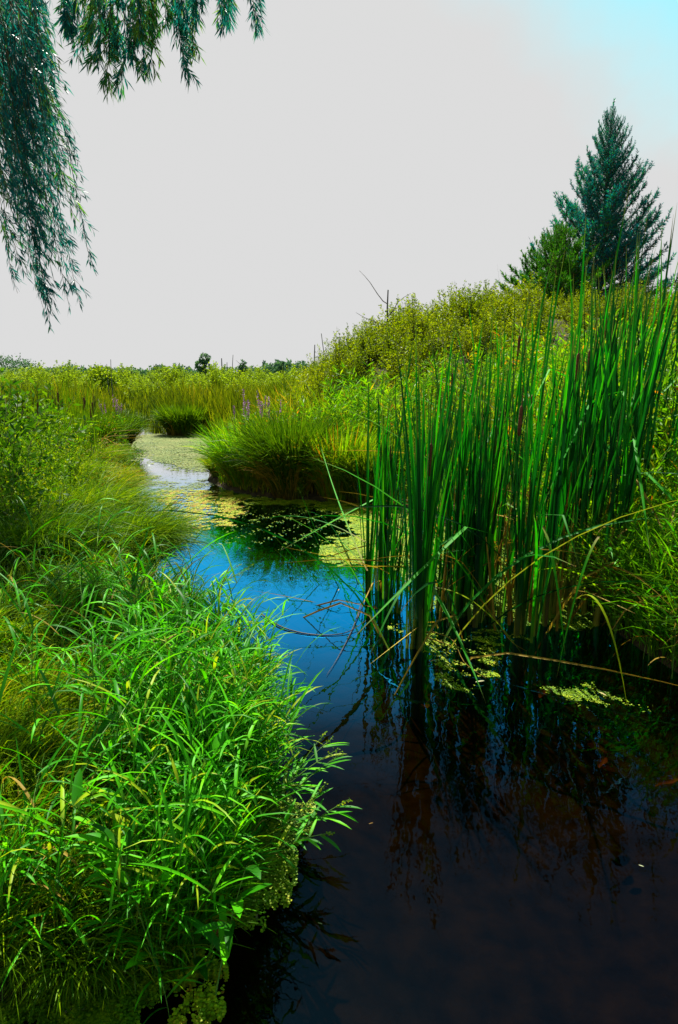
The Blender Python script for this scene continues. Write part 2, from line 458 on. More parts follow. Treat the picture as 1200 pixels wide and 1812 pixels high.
def sdist(x, y, poly=STREAM):
    """signed distance, negative inside the stream"""
    x = np.asarray(x, float).ravel(); y = np.asarray(y, float).ravel()
    d = np.full(x.shape, 1e9); ins = np.zeros(x.shape, bool)
    n = len(poly)
    for i in range(n):
        ax, ay = poly[i]; bx, by = poly[(i + 1) % n]
        ex, ey = bx - ax, by - ay
        t = np.clip(((x - ax) * ex + (y - ay) * ey) / (ex * ex + ey * ey + 1e-12), 0, 1)
        d = np.minimum(d, (x - ax - t * ex) ** 2 + (y - ay - t * ey) ** 2)
        c = ((ay > y) != (by > y)) & (x < ex * (y - ay) / (ey if abs(ey) > 1e-12 else 1e-12) + ax)
        ins ^= c
    d = np.sqrt(d)
    return np.where(ins, -d, d)

def gz(x, y, d=None):
    x = np.asarray(x, float); y = np.asarray(y, float)
    if d is None:
        d = sdist(x, y).reshape(x.shape)
    out_ = 0.13 * (1 - np.exp(-np.maximum(d, 0) / 0.15)) + 0.12 * S01(d / 2.0)
    out_ = out_ + 0.05 * sn(x, y, 1.7, 1) * S01(d / 0.6)
    leftb = S01((-x) / 2.0) * S01((9 - y) / 5) * 0.10 * S01(d / 1.2)
    rightb = S01((x - 0.8 - 0.05 * y) / 3.0) * S01((14 - y) / 4) * 0.75 * S01(d / 2.5)
    ax = x - 0.18 * (y - 18)
    mound = 2.8 * S01((ax + 1.5) / 6.2) * S01((y - 9.8) / 7.5) * (1 - S01((y - 34) / 16)) * (1 - 0.6 * S01((x - 16) / 20))
    mound = mound + 0.95 * S01((ax + 3.2) / 3.2) * (1 - S01((ax - 0.5) / 3.5)) * S01((y - 12) / 5) * (1 - S01((y - 28) / 12))
    mound = mound * S01(d / 3)
    far = 8 * S01((-x - 150) / 90) * S01((y - 300) / 200) * 1.0
    ins = -0.5 * (1 - np.exp(np.minimum(d, 0) / 0.45))
    return np.where(d > 0, out_ + leftb + rightb + mound + far, ins + 0.02 * sn(x, y, 0.5, 7) * S01(-d / 0.3))

def warp(a, b, n, k, c=0.0):
    t = np.linspace(np.arcsinh((a - c) / k), np.arcsinh((b - c) / k), n)
    return c + k * np.sinh(t)
gx = warp(-700, 700, 320, 2.2, 0.0)
gy = warp(-6, 1600, 340, 4.0, 3.0)
GX, GY = np.meshgrid(gx, gy)
GZ = gz(GX, GY)
V = np.stack([GX, GY, GZ], -1).reshape(-1, 3)
i = np.arange(len(gy) - 1)[:, None] * len(gx) + np.arange(len(gx) - 1)[None, :]
Q = np.stack([i, i + 1, i + 1 + len(gx), i + len(gx)], -1).reshape(-1, 4)
tag(link('ground', mesh_from('ground', V, Q, ground_material(), True)), kind='structure')
V = [(-30, -5, 0), (30, -5, 0), (30, 60, 0), (-30, 60, 0)]
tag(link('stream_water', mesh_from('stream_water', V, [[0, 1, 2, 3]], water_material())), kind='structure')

def in_view(x, y, margin=0.15, ymin=0.0):
    return (np.abs(x) < (0.49 + margin) * (y * 1.02 + 0.35)) & (y > ymin)

def scatter(n, y0, y1, power=1.0, xlo=-1e9, xhi=1e9, margin=0.1, water=False):
    """places denser towards the camera"""
    u = U(0, 1, n)
    y = 1.0 / ((1 / y0 ** power) * (1 - u) + (1 / y1 ** power) * u) ** (1 / power)
    x = U(-1, 1, n) * (0.49 + margin) * (y * 1.02 + 0.35)
    d = sdist(x, y)
    k = (x > xlo) & (x < xhi) & ((d < 0) if water else (d > -0.02))
    return x[k], y[k], d[k]

# ------------------------------------------------------------------ far land
def crown_mesh(name, mat, lobes, nleaf, size, trunk_h=0.0):
    """leaf clumps through lobes (x,y,z,rx,rz)"""
    g = Geo()
    lob = np.array(lobes, float)
    vol = lob[:, 3] ** 2 * lob[:, 4]
    pick = rng.choice(len(lob), nleaf, p=vol / vol.sum())
    dirs = norm(rng.normal(size=(nleaf, 3)))
    rad = U(0.25, 1, nleaf) ** 0.45 * (1 + 0.12 * rng.normal(size=nleaf))
    P = lob[pick, :3] + dirs * rad[:, None] * np.stack([lob[pick, 3], lob[pick, 3], lob[pick, 4]], -1)
    D = dirs + rng.normal(size=(nleaf, 3)) * 0.7
    g.add(*leaves(P, D, U(0.7, 1.4, nleaf) * size, U(0.5, 0.9, nleaf) * size))
    return g.mesh(name, mat)

def trunk_mesh(name, pts, radii, mat, sides=7, limbs=()):
    g = Geo()
    g.add(*tubes(np.array([pts], float), np.array([radii], float), sides))
    for lp, lr in limbs:
        g.add(*tubes(np.array([lp], float), np.array([lr], float), 5))
    return g.mesh(name, mat, True)

def limb_set(h, n, spread, r):
    L = []
    for k in range(n):
        a = U(0, 2 * pi); z0 = h * U(0.25, 0.8); l = spread * U(0.5, 1)
        L.append(([(0, 0, z0), (cos(a) * l * .5, sin(a) * l * .5, z0 + l * .35), (cos(a) * l, sin(a) * l, z0 + l * .8)], [r * .5, r * .3, r * .1]))
    return L

# distant wood along the horizon (reads as one mass)
g = Geo()
for px0, px1, dist, h0, h1, n in ((-80, 75, 420, 8, 12, 2600), (60, 620, 330, 4.0, 6.0, 8000), (470, 580, 250, 4.5, 6.5, 2500), (560, 1300, 380, 5, 7, 1500)):
    px = U(px0, px1, n)
    x = (px - 600) / 1224 * dist * 1.0
    top = h0 + (h1 - h0) * (0.5 + 0.5 * sn(px, px * 0, 60, 3))
    top = top * (1 + 0.25 * sn(px, px * 0, 14, 5))
    z = top * U(0, 1, n) ** 0.6
    y = dist + U(-8, 8, n)
    P = np.stack([x, y, gz(x, y, np.full(n, 50.0)) * 0.6 + z], -1)
    g.add(*leaves(P, rng.normal(size=(n, 3)), U(0.7, 1.6, n), U(0.5, 1.1, n)))
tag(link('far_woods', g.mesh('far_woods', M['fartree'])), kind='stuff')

# single trees on the horizon
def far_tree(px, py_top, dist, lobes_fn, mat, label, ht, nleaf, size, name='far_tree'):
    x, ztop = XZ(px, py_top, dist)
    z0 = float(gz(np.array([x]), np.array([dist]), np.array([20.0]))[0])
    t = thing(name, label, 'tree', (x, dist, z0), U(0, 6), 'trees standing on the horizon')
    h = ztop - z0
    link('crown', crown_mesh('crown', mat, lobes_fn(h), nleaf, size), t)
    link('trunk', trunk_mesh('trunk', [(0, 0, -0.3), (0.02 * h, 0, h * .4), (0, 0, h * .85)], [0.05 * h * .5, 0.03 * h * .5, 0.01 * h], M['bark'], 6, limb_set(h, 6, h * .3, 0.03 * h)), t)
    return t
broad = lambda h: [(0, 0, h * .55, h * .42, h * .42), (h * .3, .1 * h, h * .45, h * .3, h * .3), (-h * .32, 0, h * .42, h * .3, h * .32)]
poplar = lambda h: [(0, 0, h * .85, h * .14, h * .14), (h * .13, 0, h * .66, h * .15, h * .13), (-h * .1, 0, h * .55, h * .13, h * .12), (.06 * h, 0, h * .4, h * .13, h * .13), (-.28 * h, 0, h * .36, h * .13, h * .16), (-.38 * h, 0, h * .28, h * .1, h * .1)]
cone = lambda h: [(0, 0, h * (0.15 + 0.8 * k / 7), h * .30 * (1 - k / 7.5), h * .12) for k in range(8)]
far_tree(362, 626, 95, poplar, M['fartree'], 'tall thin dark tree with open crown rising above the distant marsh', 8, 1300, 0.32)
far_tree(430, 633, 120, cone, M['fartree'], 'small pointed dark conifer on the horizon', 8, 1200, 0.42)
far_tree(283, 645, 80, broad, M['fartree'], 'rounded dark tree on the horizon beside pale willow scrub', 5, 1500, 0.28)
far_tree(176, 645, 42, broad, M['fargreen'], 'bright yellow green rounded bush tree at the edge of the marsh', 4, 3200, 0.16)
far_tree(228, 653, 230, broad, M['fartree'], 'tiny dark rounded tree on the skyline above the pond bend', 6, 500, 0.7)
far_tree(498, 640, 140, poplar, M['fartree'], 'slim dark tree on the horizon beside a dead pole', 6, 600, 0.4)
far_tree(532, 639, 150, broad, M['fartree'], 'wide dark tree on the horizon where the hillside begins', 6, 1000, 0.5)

# ------------------------------------------------------------------ shrubs
def shrub_meshes(mat, n_sh, h, spread, per, leaf, wl, t0=0.25, stem_r=0.006, stem_mat='twig', power=0.8):
    B = np.stack([rng.normal(size=n_sh) * 0.10 * h, rng.normal(size=n_sh) * 0.10 * h, np.zeros(n_sh)], -1)
    az = U(0, 2 * pi, n_sh)
    th0 = U(0.0, spread, n_sh)
    C = shoots(B, az, th0, th0 * U(0.6, 1.5, n_sh) + U(-.1, .35, n_sh), h * U(0.55, 1.12, n_sh) * (1 - 0.25 * th0 / max(spread, .1)))
    C[:, 1:] += rng.normal(size=C[:, 1:].shape) * 0.012 * h
    g = Geo()
    P, T, t, idx = along(C, per, t0, 1.0, power)
    sidev = norm(np.cross(T, rng.normal(size=P.shape)))
    P = P + sidev * U(0, 0.09 * h, len(P))[:, None] * (1.1 - t)[:, None]
    D = T * 0.7 + sidev * 1.0 + np.array([0, 0, 0.1])
    vv = np.clip(0.5 * U(0, 1, len(P)) + 0.5 * U(0, 1, n_sh)[idx], 0, 1)
    g.add(*leaves(P, D, leaf * U(0.6, 1.3, len(P)), leaf * wl * U(0.7, 1.2, len(P)), vv))
    s = Geo()
    R = np.broadcast_to(np.linspace(1, 0.25, C.shape[1])[None] * stem_r * h, C.shape[:2])
    s.add(*tubes(C, R, 3))
    return g.mesh('foliage', mat), s.mesh('stem', M[stem_mat])

def place(meshes, name, label, cat, x, y, s, group, rz=None, sz=1.0, dz=0.0, parts=('foliage', 'stem'), tilt=0.0, z=None):
    zz = float(gz(np.array([x]), np.array([y]))[0]) if z is None else z
    t = thing(name, label, cat, (x, y, zz + dz), group=group, scale=(s, s, s * sz), rot=(U(-tilt, tilt), U(-tilt, tilt), U(0, 6.28) if rz is None else rz))
    for pn, me in zip(parts, meshes):
        link(pn, me, t)
    return t

# scrub rows beyond the marsh
farshrub = [shrub_meshes(M['fargreen'], 80, 1.0, 1.0, 40, 0.06, 0.6) for _ in range(3)]
k = 0
for n, y0, y1, s0, s1 in ((34, 19, 34, .8, 1.2), (34, 34, 46, 1.2, 1.7), (80, 46, 90, 1.7, 2.7), (50, 90, 200, 1.7, 2.8)):
    for j in range(n):
        y = U(y0, y1)
        px = -20 + (j + U(0, 1)) / n * 720
        if y < 34 and px > 560: continue
        if y < 45 and 180 < px < 420 and U(0, 1) < 0.5:
            continue
        x = (px - 600) / 1224 * y
        if sdist([x], [y])[0] < 1.0:
            continue
        lab = (('low bush sunk in the marsh grass ' + ('beyond the far pool' if px < 300 else 'behind the round dark tussock' if px < 400 else 'behind the purple flowers' if px < 520 else 'at the foot of the mound')) if y < 34 else 'pale green willow bush standing out of the marsh grass' if y < 46 else
               'yellow green scrub bush in the middle of the distant marsh' if y < 90 else 'small scrub bush far across the marsh below the tree line')
        place(farshrub[k % 3], 'willow_bush', lab, 'bush', x, y, U(s0, s1), 'willow bushes across the marsh', sz=U(0.75, 1.05), dz=-0.05)
        k += 1

# shrubs over the mound
hill_shrub = [shrub_meshes(M['shrub'], 80, 1.0, 0.95, 56, 0.044, 0.62) for _ in range(4)]
hill_fine = [shrub_meshes(M['shrub'], 90, 1.0, 0.8, 30, 0.06, 0.35, t0=0.1) for _ in range(2)]
def shrub_label(px, zg):
    where = ('around the dead trunk' if px < 720 else 'beyond the dead trunk' if px < 820 else
             'behind the reed tops' if px < 930 else 'in front of the shorter spruce' if px < 1010 else
             'under the tall dark spruce' if px < 1120 else 'past the tall spruce')
    what = ('yellow green shrub on the crest of the mound ' if zg > 2.2 else
            'yellow green shrub on the slope of the mound ' if zg > 1.2 else 'low olive shrub at the foot of the mound ')
    return what + where
cnt = 0
pts = []
for j in range(2600):
    if cnt >= 215:
        break
    y = U(12.0, 26); px = U(520, 1290)
    x = (px - 600) / 1224 * y * 1.02
    zg = float(gz(np.array([x]), np.array([y]))[0])
    if zg < 0.22:
        continue
    if any((x - a) ** 2 + (y - b) ** 2 < 0.50 for a, b in pts):
        continue
    pts.append((x, y))
    s = U(0.8, 1.22) * (0.7 + 0.4 * S01((zg - 0.4) / 1.5))
    lab = ('small leafed yellow green shrub on the crest of the mound' if zg > 2.2 else
           'yellow green leafy shrub on the slope of the mound' if zg > 1.2 else 'low olive green shrub at the foot of the mound')
    fam = hill_shrub if U(0, 1) < 0.75 else hill_fine
    if 930 < px < 1160 and y < 21: s *= .78
    if zg < .8: s *= 1.12
    place(fam[cnt % len(fam)], 'hillside_shrub', shrub_label(px, zg), 'shrub', x, y, s, 'shrubs covering the mound behind the reeds', sz=U(0.85, 1.15), dz=-0.05)
    cnt += 1

# ------------------------------------------------------------------ spruce trees
def spruce_branch(mat):
    """unit branch along +X, curving up"""
    s = np.linspace(0, 1, 8)
    C = np.stack([s, rng.normal(size=8) * 0.012, 0.06 * s - 0.10 * s * (1 - s) + 0.24 * s ** 2], -1)[None]
    nt_ = 26
    P, T, t, _ = along(C, nt_, 0.12, 1.0, 0.8)
    sg = np.where(U(0, 1, nt_) < 0.5, -1, 1)
    az = sg * U(0.5, 1.0, nt_)
    ln = (0.12 + 0.34 * (1 - t)) * U(0.7, 1.2, nt_)
    tw = shoots(P, az, U(0.95, 1.45, nt_), U(0.35, 0.9, nt_), ln, 5)
    tip = shoots(C[:, -1], np.zeros(1), np.array([0.9]), np.array([0.6]), np.array([0.16]), 5)
    tw = np.concatenate([tw, tip])
    g = Geo()
    P2, T2, t2, i2 = along(tw, 22, 0.0, 1.0)
    D = T2 * 1.2 + norm(rng.normal(size=P2.shape)) * 0.9
    g.add(*leaves(P2, D, U(0.045, 0.075, len(P2)), 0.012))
    P3, T3, t3, i3 = along(C, 90, 0.1, 1.0)
    g.add(*leaves(P3, T3 + norm(rng.normal(size=P3.shape)), U(0.05, 0.09, len(P3)), 0.018))
    st = Geo()
    st.add(*tubes(C, np.linspace(0.016, 0.003, 8)[None], 4))
    st.add(*tubes(tw, np.broadcast_to(np.linspace(0.005, 0.0015, 5), tw.shape[:2]), 3))
    return g.mesh('needles', mat), st.mesh('branch', M['bark'])

def spruce(name, label, px, py_top, dist, mat, n, half, seed_skip=0, gaps=0.0, base_w=None):
    x, zt = XZ(px, py_top, dist)
    z0 = float(gz(np.array([x]), np.array([dist]))[0])
    h = zt - z0
    t = thing(name, label, 'spruce tree', (x, dist, z0))
    link('trunk', trunk_mesh('trunk', [(0, 0, -0.3), (0.02, 0, h * .4), (0.0, 0, h * .8), (0.03, 0, h)], [0.11 * h / 6, 0.07 * h / 6, 0.025 * h / 6, 0.008], M['bark'], 7), t)
    V_ = [spruce_branch(mat) for _ in range(8)]
    for k in range(n):
        f = (k + U(0, 1)) / n
        f = f ** 0.85
        zz = h * (0.05 + 0.945 * f)
        ln = half * (1 - f) ** 0.80 * U(0.74, 1.06) + 0.12
        if U(0, 1) < gaps:
            ln *= 0.55
        me = V_[k % 8]
        b = link('branch', me[1], t, (0, 0, zz), rot=(U(-.15, .15), -0.08 - 0.72 * f + U(-.12, .12), k * 2.39996 + U(-.3, .3)), scale=ln)
        link('needles', me[0], b)
    # leader
    ld = Geo()
    C = np.array([[(0, 0, 0), (0.0, 0, .25), (0.02, 0, .5), (0.07, 0, .7)]], float)
    P, T, tt, _ = along(C, 60, 0, 1)
    ld.add(*leaves(P, T * 1.3 + norm(rng.normal(size=P.shape)) * .7, 0.09, 0.022))
    link('leader', ld.mesh('leader', mat), t, (0, 0, h - 0.45))
    return t
spruce('spruce_tree', 'tall dark blue green spruce standing above the shrubs on the mound', 1082, 195, 21, M['spruce'], 190, 2.25, gaps=0.15)
spruce('spruce_tree', 'shorter bright green spruce growing against the foot of the tall dark spruce', 992, 405, 19.6, M['spruce2'], 130, 1.55, gaps=0.1)

# ------------------------------------------------------------------ dead snags
def snag(px, py_top, dist, label, r0, branches=(), lean=0.0, py_base=None):
    x, zt = XZ(px, py_top, dist)
    z0 = float(gz(np.array([x]), np.array([dist]))[0])
    h = zt - z0
    t = thing('dead_tree', label, 'dead tree', (x, dist, z0), group='dead tree poles')
    n = 5
    s = np.linspace(0, 1, n)
    C = np.stack([lean * h * s + rng.normal(size=n) * 0.008 * h, rng.normal(size=n) * 0.005 * h, -0.2 + (h + 0.2) * s], -1)
    link('trunk', trunk_mesh('trunk', C, np.linspace(r0, r0 * 0.45, n), M['deadwood'], 6), t)
    for (bx, by) in branches:       # pixel lists, from the trunk outwards
        pts_ = []
        for (qx, qy), dd in zip(bx, np.linspace(0, by, len(bx))):
            X, Z = XZ(qx, qy, dist + dd)
            pts_.append((X - x, dd, Z - z0))
        pts_ = np.array([pts_], float)
        link('branch', Geo().add(*tubes(pts_, np.linspace(r0 * 0.42, r0 * 0.10, pts_.shape[1])[None], 5)).mesh('branch', M['deadwood'], True), t)
    return t
snag(686, 513, 17, 'broken dead trunk with one long curving bare limb above the shrubs', 0.035,
     [([(686, 538), (678, 533), (668, 520), (655, 500), (645, 488), (636, 479)], 0.6),
      ([(687, 560), (697, 548), (703, 536), (715, 526), (727, 519)], -0.3),
      ([(686, 575), (665, 570), (645, 562), (630, 553)], 0.3), ([(686, 600), (655, 605), (640, 622)], 0.3)])
snag(556, 610, 30, 'short bare pole beside a thinner pole at the foot of the mound', 0.045)
snag(576, 590, 32, 'tall thin bare pole at the foot of the mound', 0.035, lean=-0.04)
snag(631, 600, 22, 'broken stub of a dead trunk rising from shrubs on the slope', 0.05)
snag(392, 634, 60, 'thicker dead pole beside a slender one in the far marsh', 0.09)
snag(411, 628, 62, 'slender dead pole standing alone in the far marsh', 0.05, lean=0.01)
snag(402, 641, 75, 'stubby dead pole between two taller ones in the far marsh', 0.07)
snag(196, 636, 38, 'thin bare sapling pole behind the bright bush', 0.03)
snag(190, 644, 39, 'faint thin pole beside another behind the bright bush', 0.025)
snag(735, 530, 16, 'slanting dead twig among leafy shrubs', 0.012, lean=-0.06)

# ------------------------------------------------------------------ marsh (stuff)
def grass_field(name, mat, x, y, d, hmin, hmax, w, lean, bend, seg=3, var_bias=None, z=None, fold=0, belly=0.5, az=None):
    n = len(x)
    zz = gz(x, y, d) if z is None else z
    P = np.stack([x, y, zz - 0.02], -1)
    a = U(0, 2 * pi, n) if az is None else az
    va = np.clip(U(0, 1, n) * 0.65 + 0.15 + 0.25 * sn(x, y, 3.5, 9) + .15 * sn(x, y, .8, 10) + (0 if var_bias is None else var_bias), 0, 1)
    V_, Q_, A_, T_ = blades(P, a, U(hmin, hmax, n), w, lean, bend, seg, fold, va, U(-1.2, 1.2, n), belly=belly)
    return Geo().add(V_, Q_, A_, T_).mesh(name, mat)

x, y, d = scatter(125000, 17, 150, 1.0, margin=0.12)
keep = ~((x > -3) & (y < 48) & (gz(x, y, d) > 0.55))
x, y, d = x[keep], y[keep], d[keep]
hh = (0.80 + 0.38 * sn(x, y, 7, 21) + .15 * sn(x, y, 1.6, 22)) * S01((d + 0.2) / 1.2 + 0.35) * np.interp(y, [20, 32, 60], [1, .78, .62])
tag(link('marsh_grass', grass_field('marsh_grass', M['marsh'], x, y, d, hh * 0.8, hh * 1.5, 0.0016 * y * U(.6, 1.2, len(x)), U(0, .25, len(x)), U(0, .7, len(x)), 3)), kind='stuff')

# mound and right bank undergrowth
x, y, d = scatter(70000, 8.8, 17.5, 1.0, xlo=-1.9, margin=0.35)
k = (d > 0.05) & ~((x < 0.3) & (y < 9.6) & (d < 0.1))
k = k & (gz(x, y, d) < 0.8)
x, y, d = x[k], y[k], d[k]
tag(link('bank_grass', grass_field('bank_grass', M['sedge'], x, y, d, 0.30 * S01(d + .3), 1.15 * S01(d * .7 + .15), 0.0020 * y * U(.5, 1.1, len(x)), U(0, .35, len(x)), U(0.1, 1.2, len(x)), 4, var_bias=0.1)), kind='stuff')

# ------------------------------------------------------------------ tussocks
def tussock(px, py, w_m, h_m, label, mat, n=2600, bw=0.006, dry=0.0, var=0.0, group='sedge tussocks along the stream'):
    x0, y0 = W(px, py)
    y0 += w_m * 0.3
    x0 = (px - 600) / 1224 * y0 * 1.0
    t = thing('sedge_tussock', label, 'tussock', (x0, y0, 0.02), group=group)
    def bl(n, mat_, nm, hs, va):
        r = np.sqrt(U(0, 1, n)) * w_m * 0.28; a = U(0, 2 * pi, n)
        P = np.stack([r * np.cos(a), r * np.sin(a), np.full(n, -0.03)], -1)
        lean = 0.08 + 0.55 * r / (w_m * 0.28) + U(-.1, .25, n)
        az = a + rng.normal(size=n) * 0.5
        V_, Q_, A_, T_ = blades(P, az, h_m * U(0.6, 1.15, n) * hs, bw * U(.6, 1.2, n), lean * 0.45, U(0.1, 1.5, n) ** 1.3, 5, 0, np.clip(U(0, 1, n) * .75 + va, 0, 1), U(-1, 1, n))
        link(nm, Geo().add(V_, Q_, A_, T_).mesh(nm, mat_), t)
    bl(n, mat, 'blades', 1.0, var)
    bl(int(n * (0.14 + dry)), M['drycattail'], 'dry_blades', 0.62, 0)
    return t
tussock(330, 772, 1.9, 0.95, 'round dark green tussock alone on the far side of the duckweed', M['sedge'], 2600, 0.022, var=-0.1)
tussock(436, 868, .85, 1.1, 'bright green leafy tussock below the purple flowers', M['weed'], 2000, 0.013, var=0.1)
tussock(515, 884, .95, 1.3, 'tall brownish tussock in the middle of the far bank', M['sedge'], 2600, 0.012, dry=0.35, var=-0.15)
tussock(600, 888, .9, 1.05, 'yellow green tussock nearest the reeds on the far bank', M['weed'], 2000, 0.012, var=0.15)
tussock(650, 893, 1.0, 1.0, 'grassy tussock half hidden behind the reed stand', M['sedge'], 2000, 0.012, var=0.05)
tussock(400, 852, 0.8, 0.5, 'low tussock at the narrow point of the channel', M['sedge'], 1600, 0.013, var=0.1)
tussock(205, 800, 1.1, 1.0, 'brown stemmed tussock beside the far pool', M['sedge'], 1800, 0.014, dry=0.4, var=-0.1)
tussock(160, 812, 1.2, 1.0, 'olive tussock among reed stalks on the near bank', M['sedge'], 1800, 0.014, var=-0.1)
tussock(470, 800, 1.4, 1.0, 'tussock behind the purple flowers', M['sedge'], 1800, 0.018, var=0.0)


# ------------------------------------------------------------------ loosestrife
def loosestrife_meshes():
    n = 7
    B = np.stack([rng.normal(size=n) * .06, rng.normal(size=n) * .06, np.zeros(n)], -1)
    C = shoots(B, U(0, 6.28, n), U(0, .18, n), U(0, .22, n), U(1.0, 1.35, n), 8)
    st = Geo().add(*tubes(C, np.broadcast_to(np.linspace(.006, .003, 8), C.shape[:2]), 3))
    P, T, t, i = along(C, 46, .1, .72)
    g = Geo().add(*leaves(P, norm(np.cross(T, rng.normal(size=P.shape))) + T * .5, U(.06, .10, len(P)), .02))
    sp_ = []
    for q in range(n):
        P, T, t, i = along(C[q:q + 1], 70, .80, 1.0)
        sp_.append(Geo().add(*leaves(P, norm(np.cross(T, rng.normal(size=P.shape))) + T * .3, U(.014, .024, len(P)), .011)).mesh('flower_spike', M['purple']))
    return [g.mesh('leaves', M['weed']), st.mesh('stem', M['greenstem'])] + sp_
lm = [loosestrife_meshes() for _ in range(2)]
for j, (px, y, s, lab) in enumerate(((433, 11.2, 0.95, 'purple flowering plant with a single low spike'),
                        (452, 11.0, 1.12, 'tallest purple flowering plant above the bright tussock'),
                        (470, 11.4, 1.08, 'purple flowering plant next to the tallest one'), (486, 11.2, 0.98, 'small purple flowering plant nearest the brown tussock'),
                        (200, 14.5, 0.95, 'faded purple flowering plant beside the far pool'), (212, 15.5, 0.9, 'little purple flowering plant at the edge of the far pool'))):
    x = (px - 600) / 1224 * y * 1.01
    place(lm[j % 2], 'purple_loosestrife', lab, 'flowering plant', x, y, s * .96, 'purple flowering plants by the water', parts=['leaves', 'stem'] + ['flower_spike'] * 5, z=0.12)

# ------------------------------------------------------------------ right bank weeds
def weed_meshes(mat, n, h, leaf, wl, per=26, r=.10, droop=0.0, grassy=False):
    B = np.stack([rng.normal(size=n) * r, rng.normal(size=n) * r, np.zeros(n)], -1)
    C = shoots(B, U(0, 6.28, n), U(0, .25, n), U(.1, .7, n), h * U(.6, 1.1, n), 8)
    st = Geo().add(*tubes(C, np.broadcast_to(np.linspace(.004, .0015, 8), C.shape[:2]) * h, 3))
    P, T, t, i = along(C, per, .08, 1)
    sidev = norm(np.cross(T, rng.normal(size=P.shape)))
    g = Geo().add(*leaves(P, sidev + T * .9 - np.array([0, 0, droop]), leaf * U(.6, 1.3, len(P)), leaf * wl * U(.7, 1.2, len(P)),
                          np.clip(.7 * U(0, 1, len(P)) + .3 * U(0, 1, n)[i], 0, 1)))
    return g.mesh('leaves', mat), st.mesh('stem', M['greenstem'])
weeds = [weed_meshes(M['weed'], 16, 1.0, .11, .16, 30) for _ in range(4)]
k = 0; pts = []
for j in range(3000):
    if k >= 190: break
    y = U(3.6, 12.5); px = U(600 if y > 9.6 else 960, 1290)
    x = (px - 600) / 1224 * y
    dd = sdist([x], [y])[0]
    if dd < 0.15 or any((x - a) ** 2 + (y - b) ** 2 < 0.045 + 0.004 * y for a, b in pts): continue
    pts.append((x, y))
    zg = float(gz(np.array([x]), np.array([y]), np.array([dd]))[0])
    s = U(.85, 1.3) * (0.55 + 0.55 * S01(dd / 1.2))
    lab = ('leafy yellow green willowherb at the water edge beside the reeds' if dd < 0.6 else
           ('tall yellow green weed right behind the reeds' if y < 6 else 'yellow green weed further up the bank' if y < 8 else 'yellow green weed between bank and mound' if y < 10 else 'yellow green leafy weed at the foot of the mound')
           + (' under the dead trunk' if px < 740 else ' beyond the reed tops' if px < 900 else ' below the spruce' if px < 1080 else ' toward the picture edge'))
    place(weeds[k % 4], 'bank_weed', lab, 'weed', x, y, s, 'leafy weeds on the bank behind the reeds', tilt=.12, sz=U(.9, 1.1))
    k += 1
for j in range(60):
    px = U(1040, 1290); y = U(3.7, 5.2)
    x = (px - 600) / 1224 * (y + .3)
    dd = sdist([x], [y])[0]
    if dd < .12: continue
    place(weeds[j % 4], 'bank_weed', 'leafy yellow green weed in front of the leaning cattails' + (' close to the water' if dd < .5 else ' midway up the bank' if dd < 1 else ' high on the bank'), 'weed', x, y, U(.75, 1.05) * (.6 + .4 * S01(dd)), 'leafy weeds on the bank behind the reeds', tilt=.2)
for j in range(46):
    px = U(385, 660); y = U(9.4, 11.5)
    x = (px - 600) / 1224 * y
    dd = sdist([x], [y])[0]
    if dd < .05: continue
    place(weeds[j % 4], 'bank_weed', 'yellow green leafy weed growing between tussocks on the far bank' if y < 10.4 else 'leafy weed behind the row of tussocks on the far bank', 'weed', x, y, U(.75, 1.1) * (.7 + .3 * S01(dd)), 'leafy weeds among the far bank tussocks', tilt=.2)
# grass beneath them
x, y, d = scatter(80000, 3.1, 11, 1.0, xlo=0.9, margin=0.45)
k = d > 0.0
x, y, d = x[k], y[k], d[k]
tag(link('right_bank_grass', grass_field('right_bank_grass', M['weed'], x, y, d, 0.3, .95, U(.006, .012, len(x)), U(0, .5, len(x)), U(.2, 1.8, len(x)), 5, var_bias=0.0)), kind='stuff')
n = 9000
x, y, d = scatter(n, 3.4, 9, 1.0, xlo=0.9, margin=0.12)
k = d > 0.05
x, y, d = x[k], y[k], d[k]
tag(link('dry_grass', grass_field('dry_grass', M['drycattail'], x, y, d, 0.3, .9, U(.006, .014, len(x)), U(0, .8, len(x)), U(.2, 2.2, len(x)), 5)), kind='stuff')

# ------------------------------------------------------------------ cattails
def one_blade(L, w, lean, bend, seg=9, fold=.35, twist=.4, kink=None, az=0.0, va=None):
    kk = None if kink is None else (np.array([kink[0]]), np.array([kink[1]]))
    return blades(np.zeros((1, 3)), np.array([az]), np.array([L]), np.array([w]), np.array([lean]), np.array([bend]), seg, fold, np.array([U(0.05, .9) if va is None else va]), np.array([twist]), kink=kk, belly=.3)
cat_leaf = [Geo().add(*one_blade(1.0, U(.0068, .0112), U(0.0, .06), U(.02, .24), twist=U(-1.5, 1.5))).mesh('leaf', M['cattail']) for _ in range(14)]
cat_olive = [Geo().add(*one_blade(1.0, U(.0075, .011), U(0.0, .09), U(.02, .30), twist=U(-1.5, 1.5), va=U(.05, .45))).mesh('leaf', M['sedge']) for _ in range(5)]
cat_bent = [Geo().add(*one_blade(1.0, .011, U(.03, .12), U(.05, .2), 10, twist=U(-1, 1), kink=(U(.35, .75), U(2.0, 2.7)))).mesh('leaf', M['cattail']) for _ in range(4)]
cat_arch = [Geo().add(*one_blade(1.0, .010, U(.15, .3), U(.9, 1.8), 10, twist=U(-1, 1))).mesh('leaf', M['cattail']) for _ in range(4)]
cat_dry = [Geo().add(*one_blade(1.0, .010, U(.05, .3), U(.2, 1.3), 9, twist=U(-2, 2), kink=(U(.3, .7), U(.6, 2.0)))).mesh('leaf', M['drycattail']) for _ in range(5)]
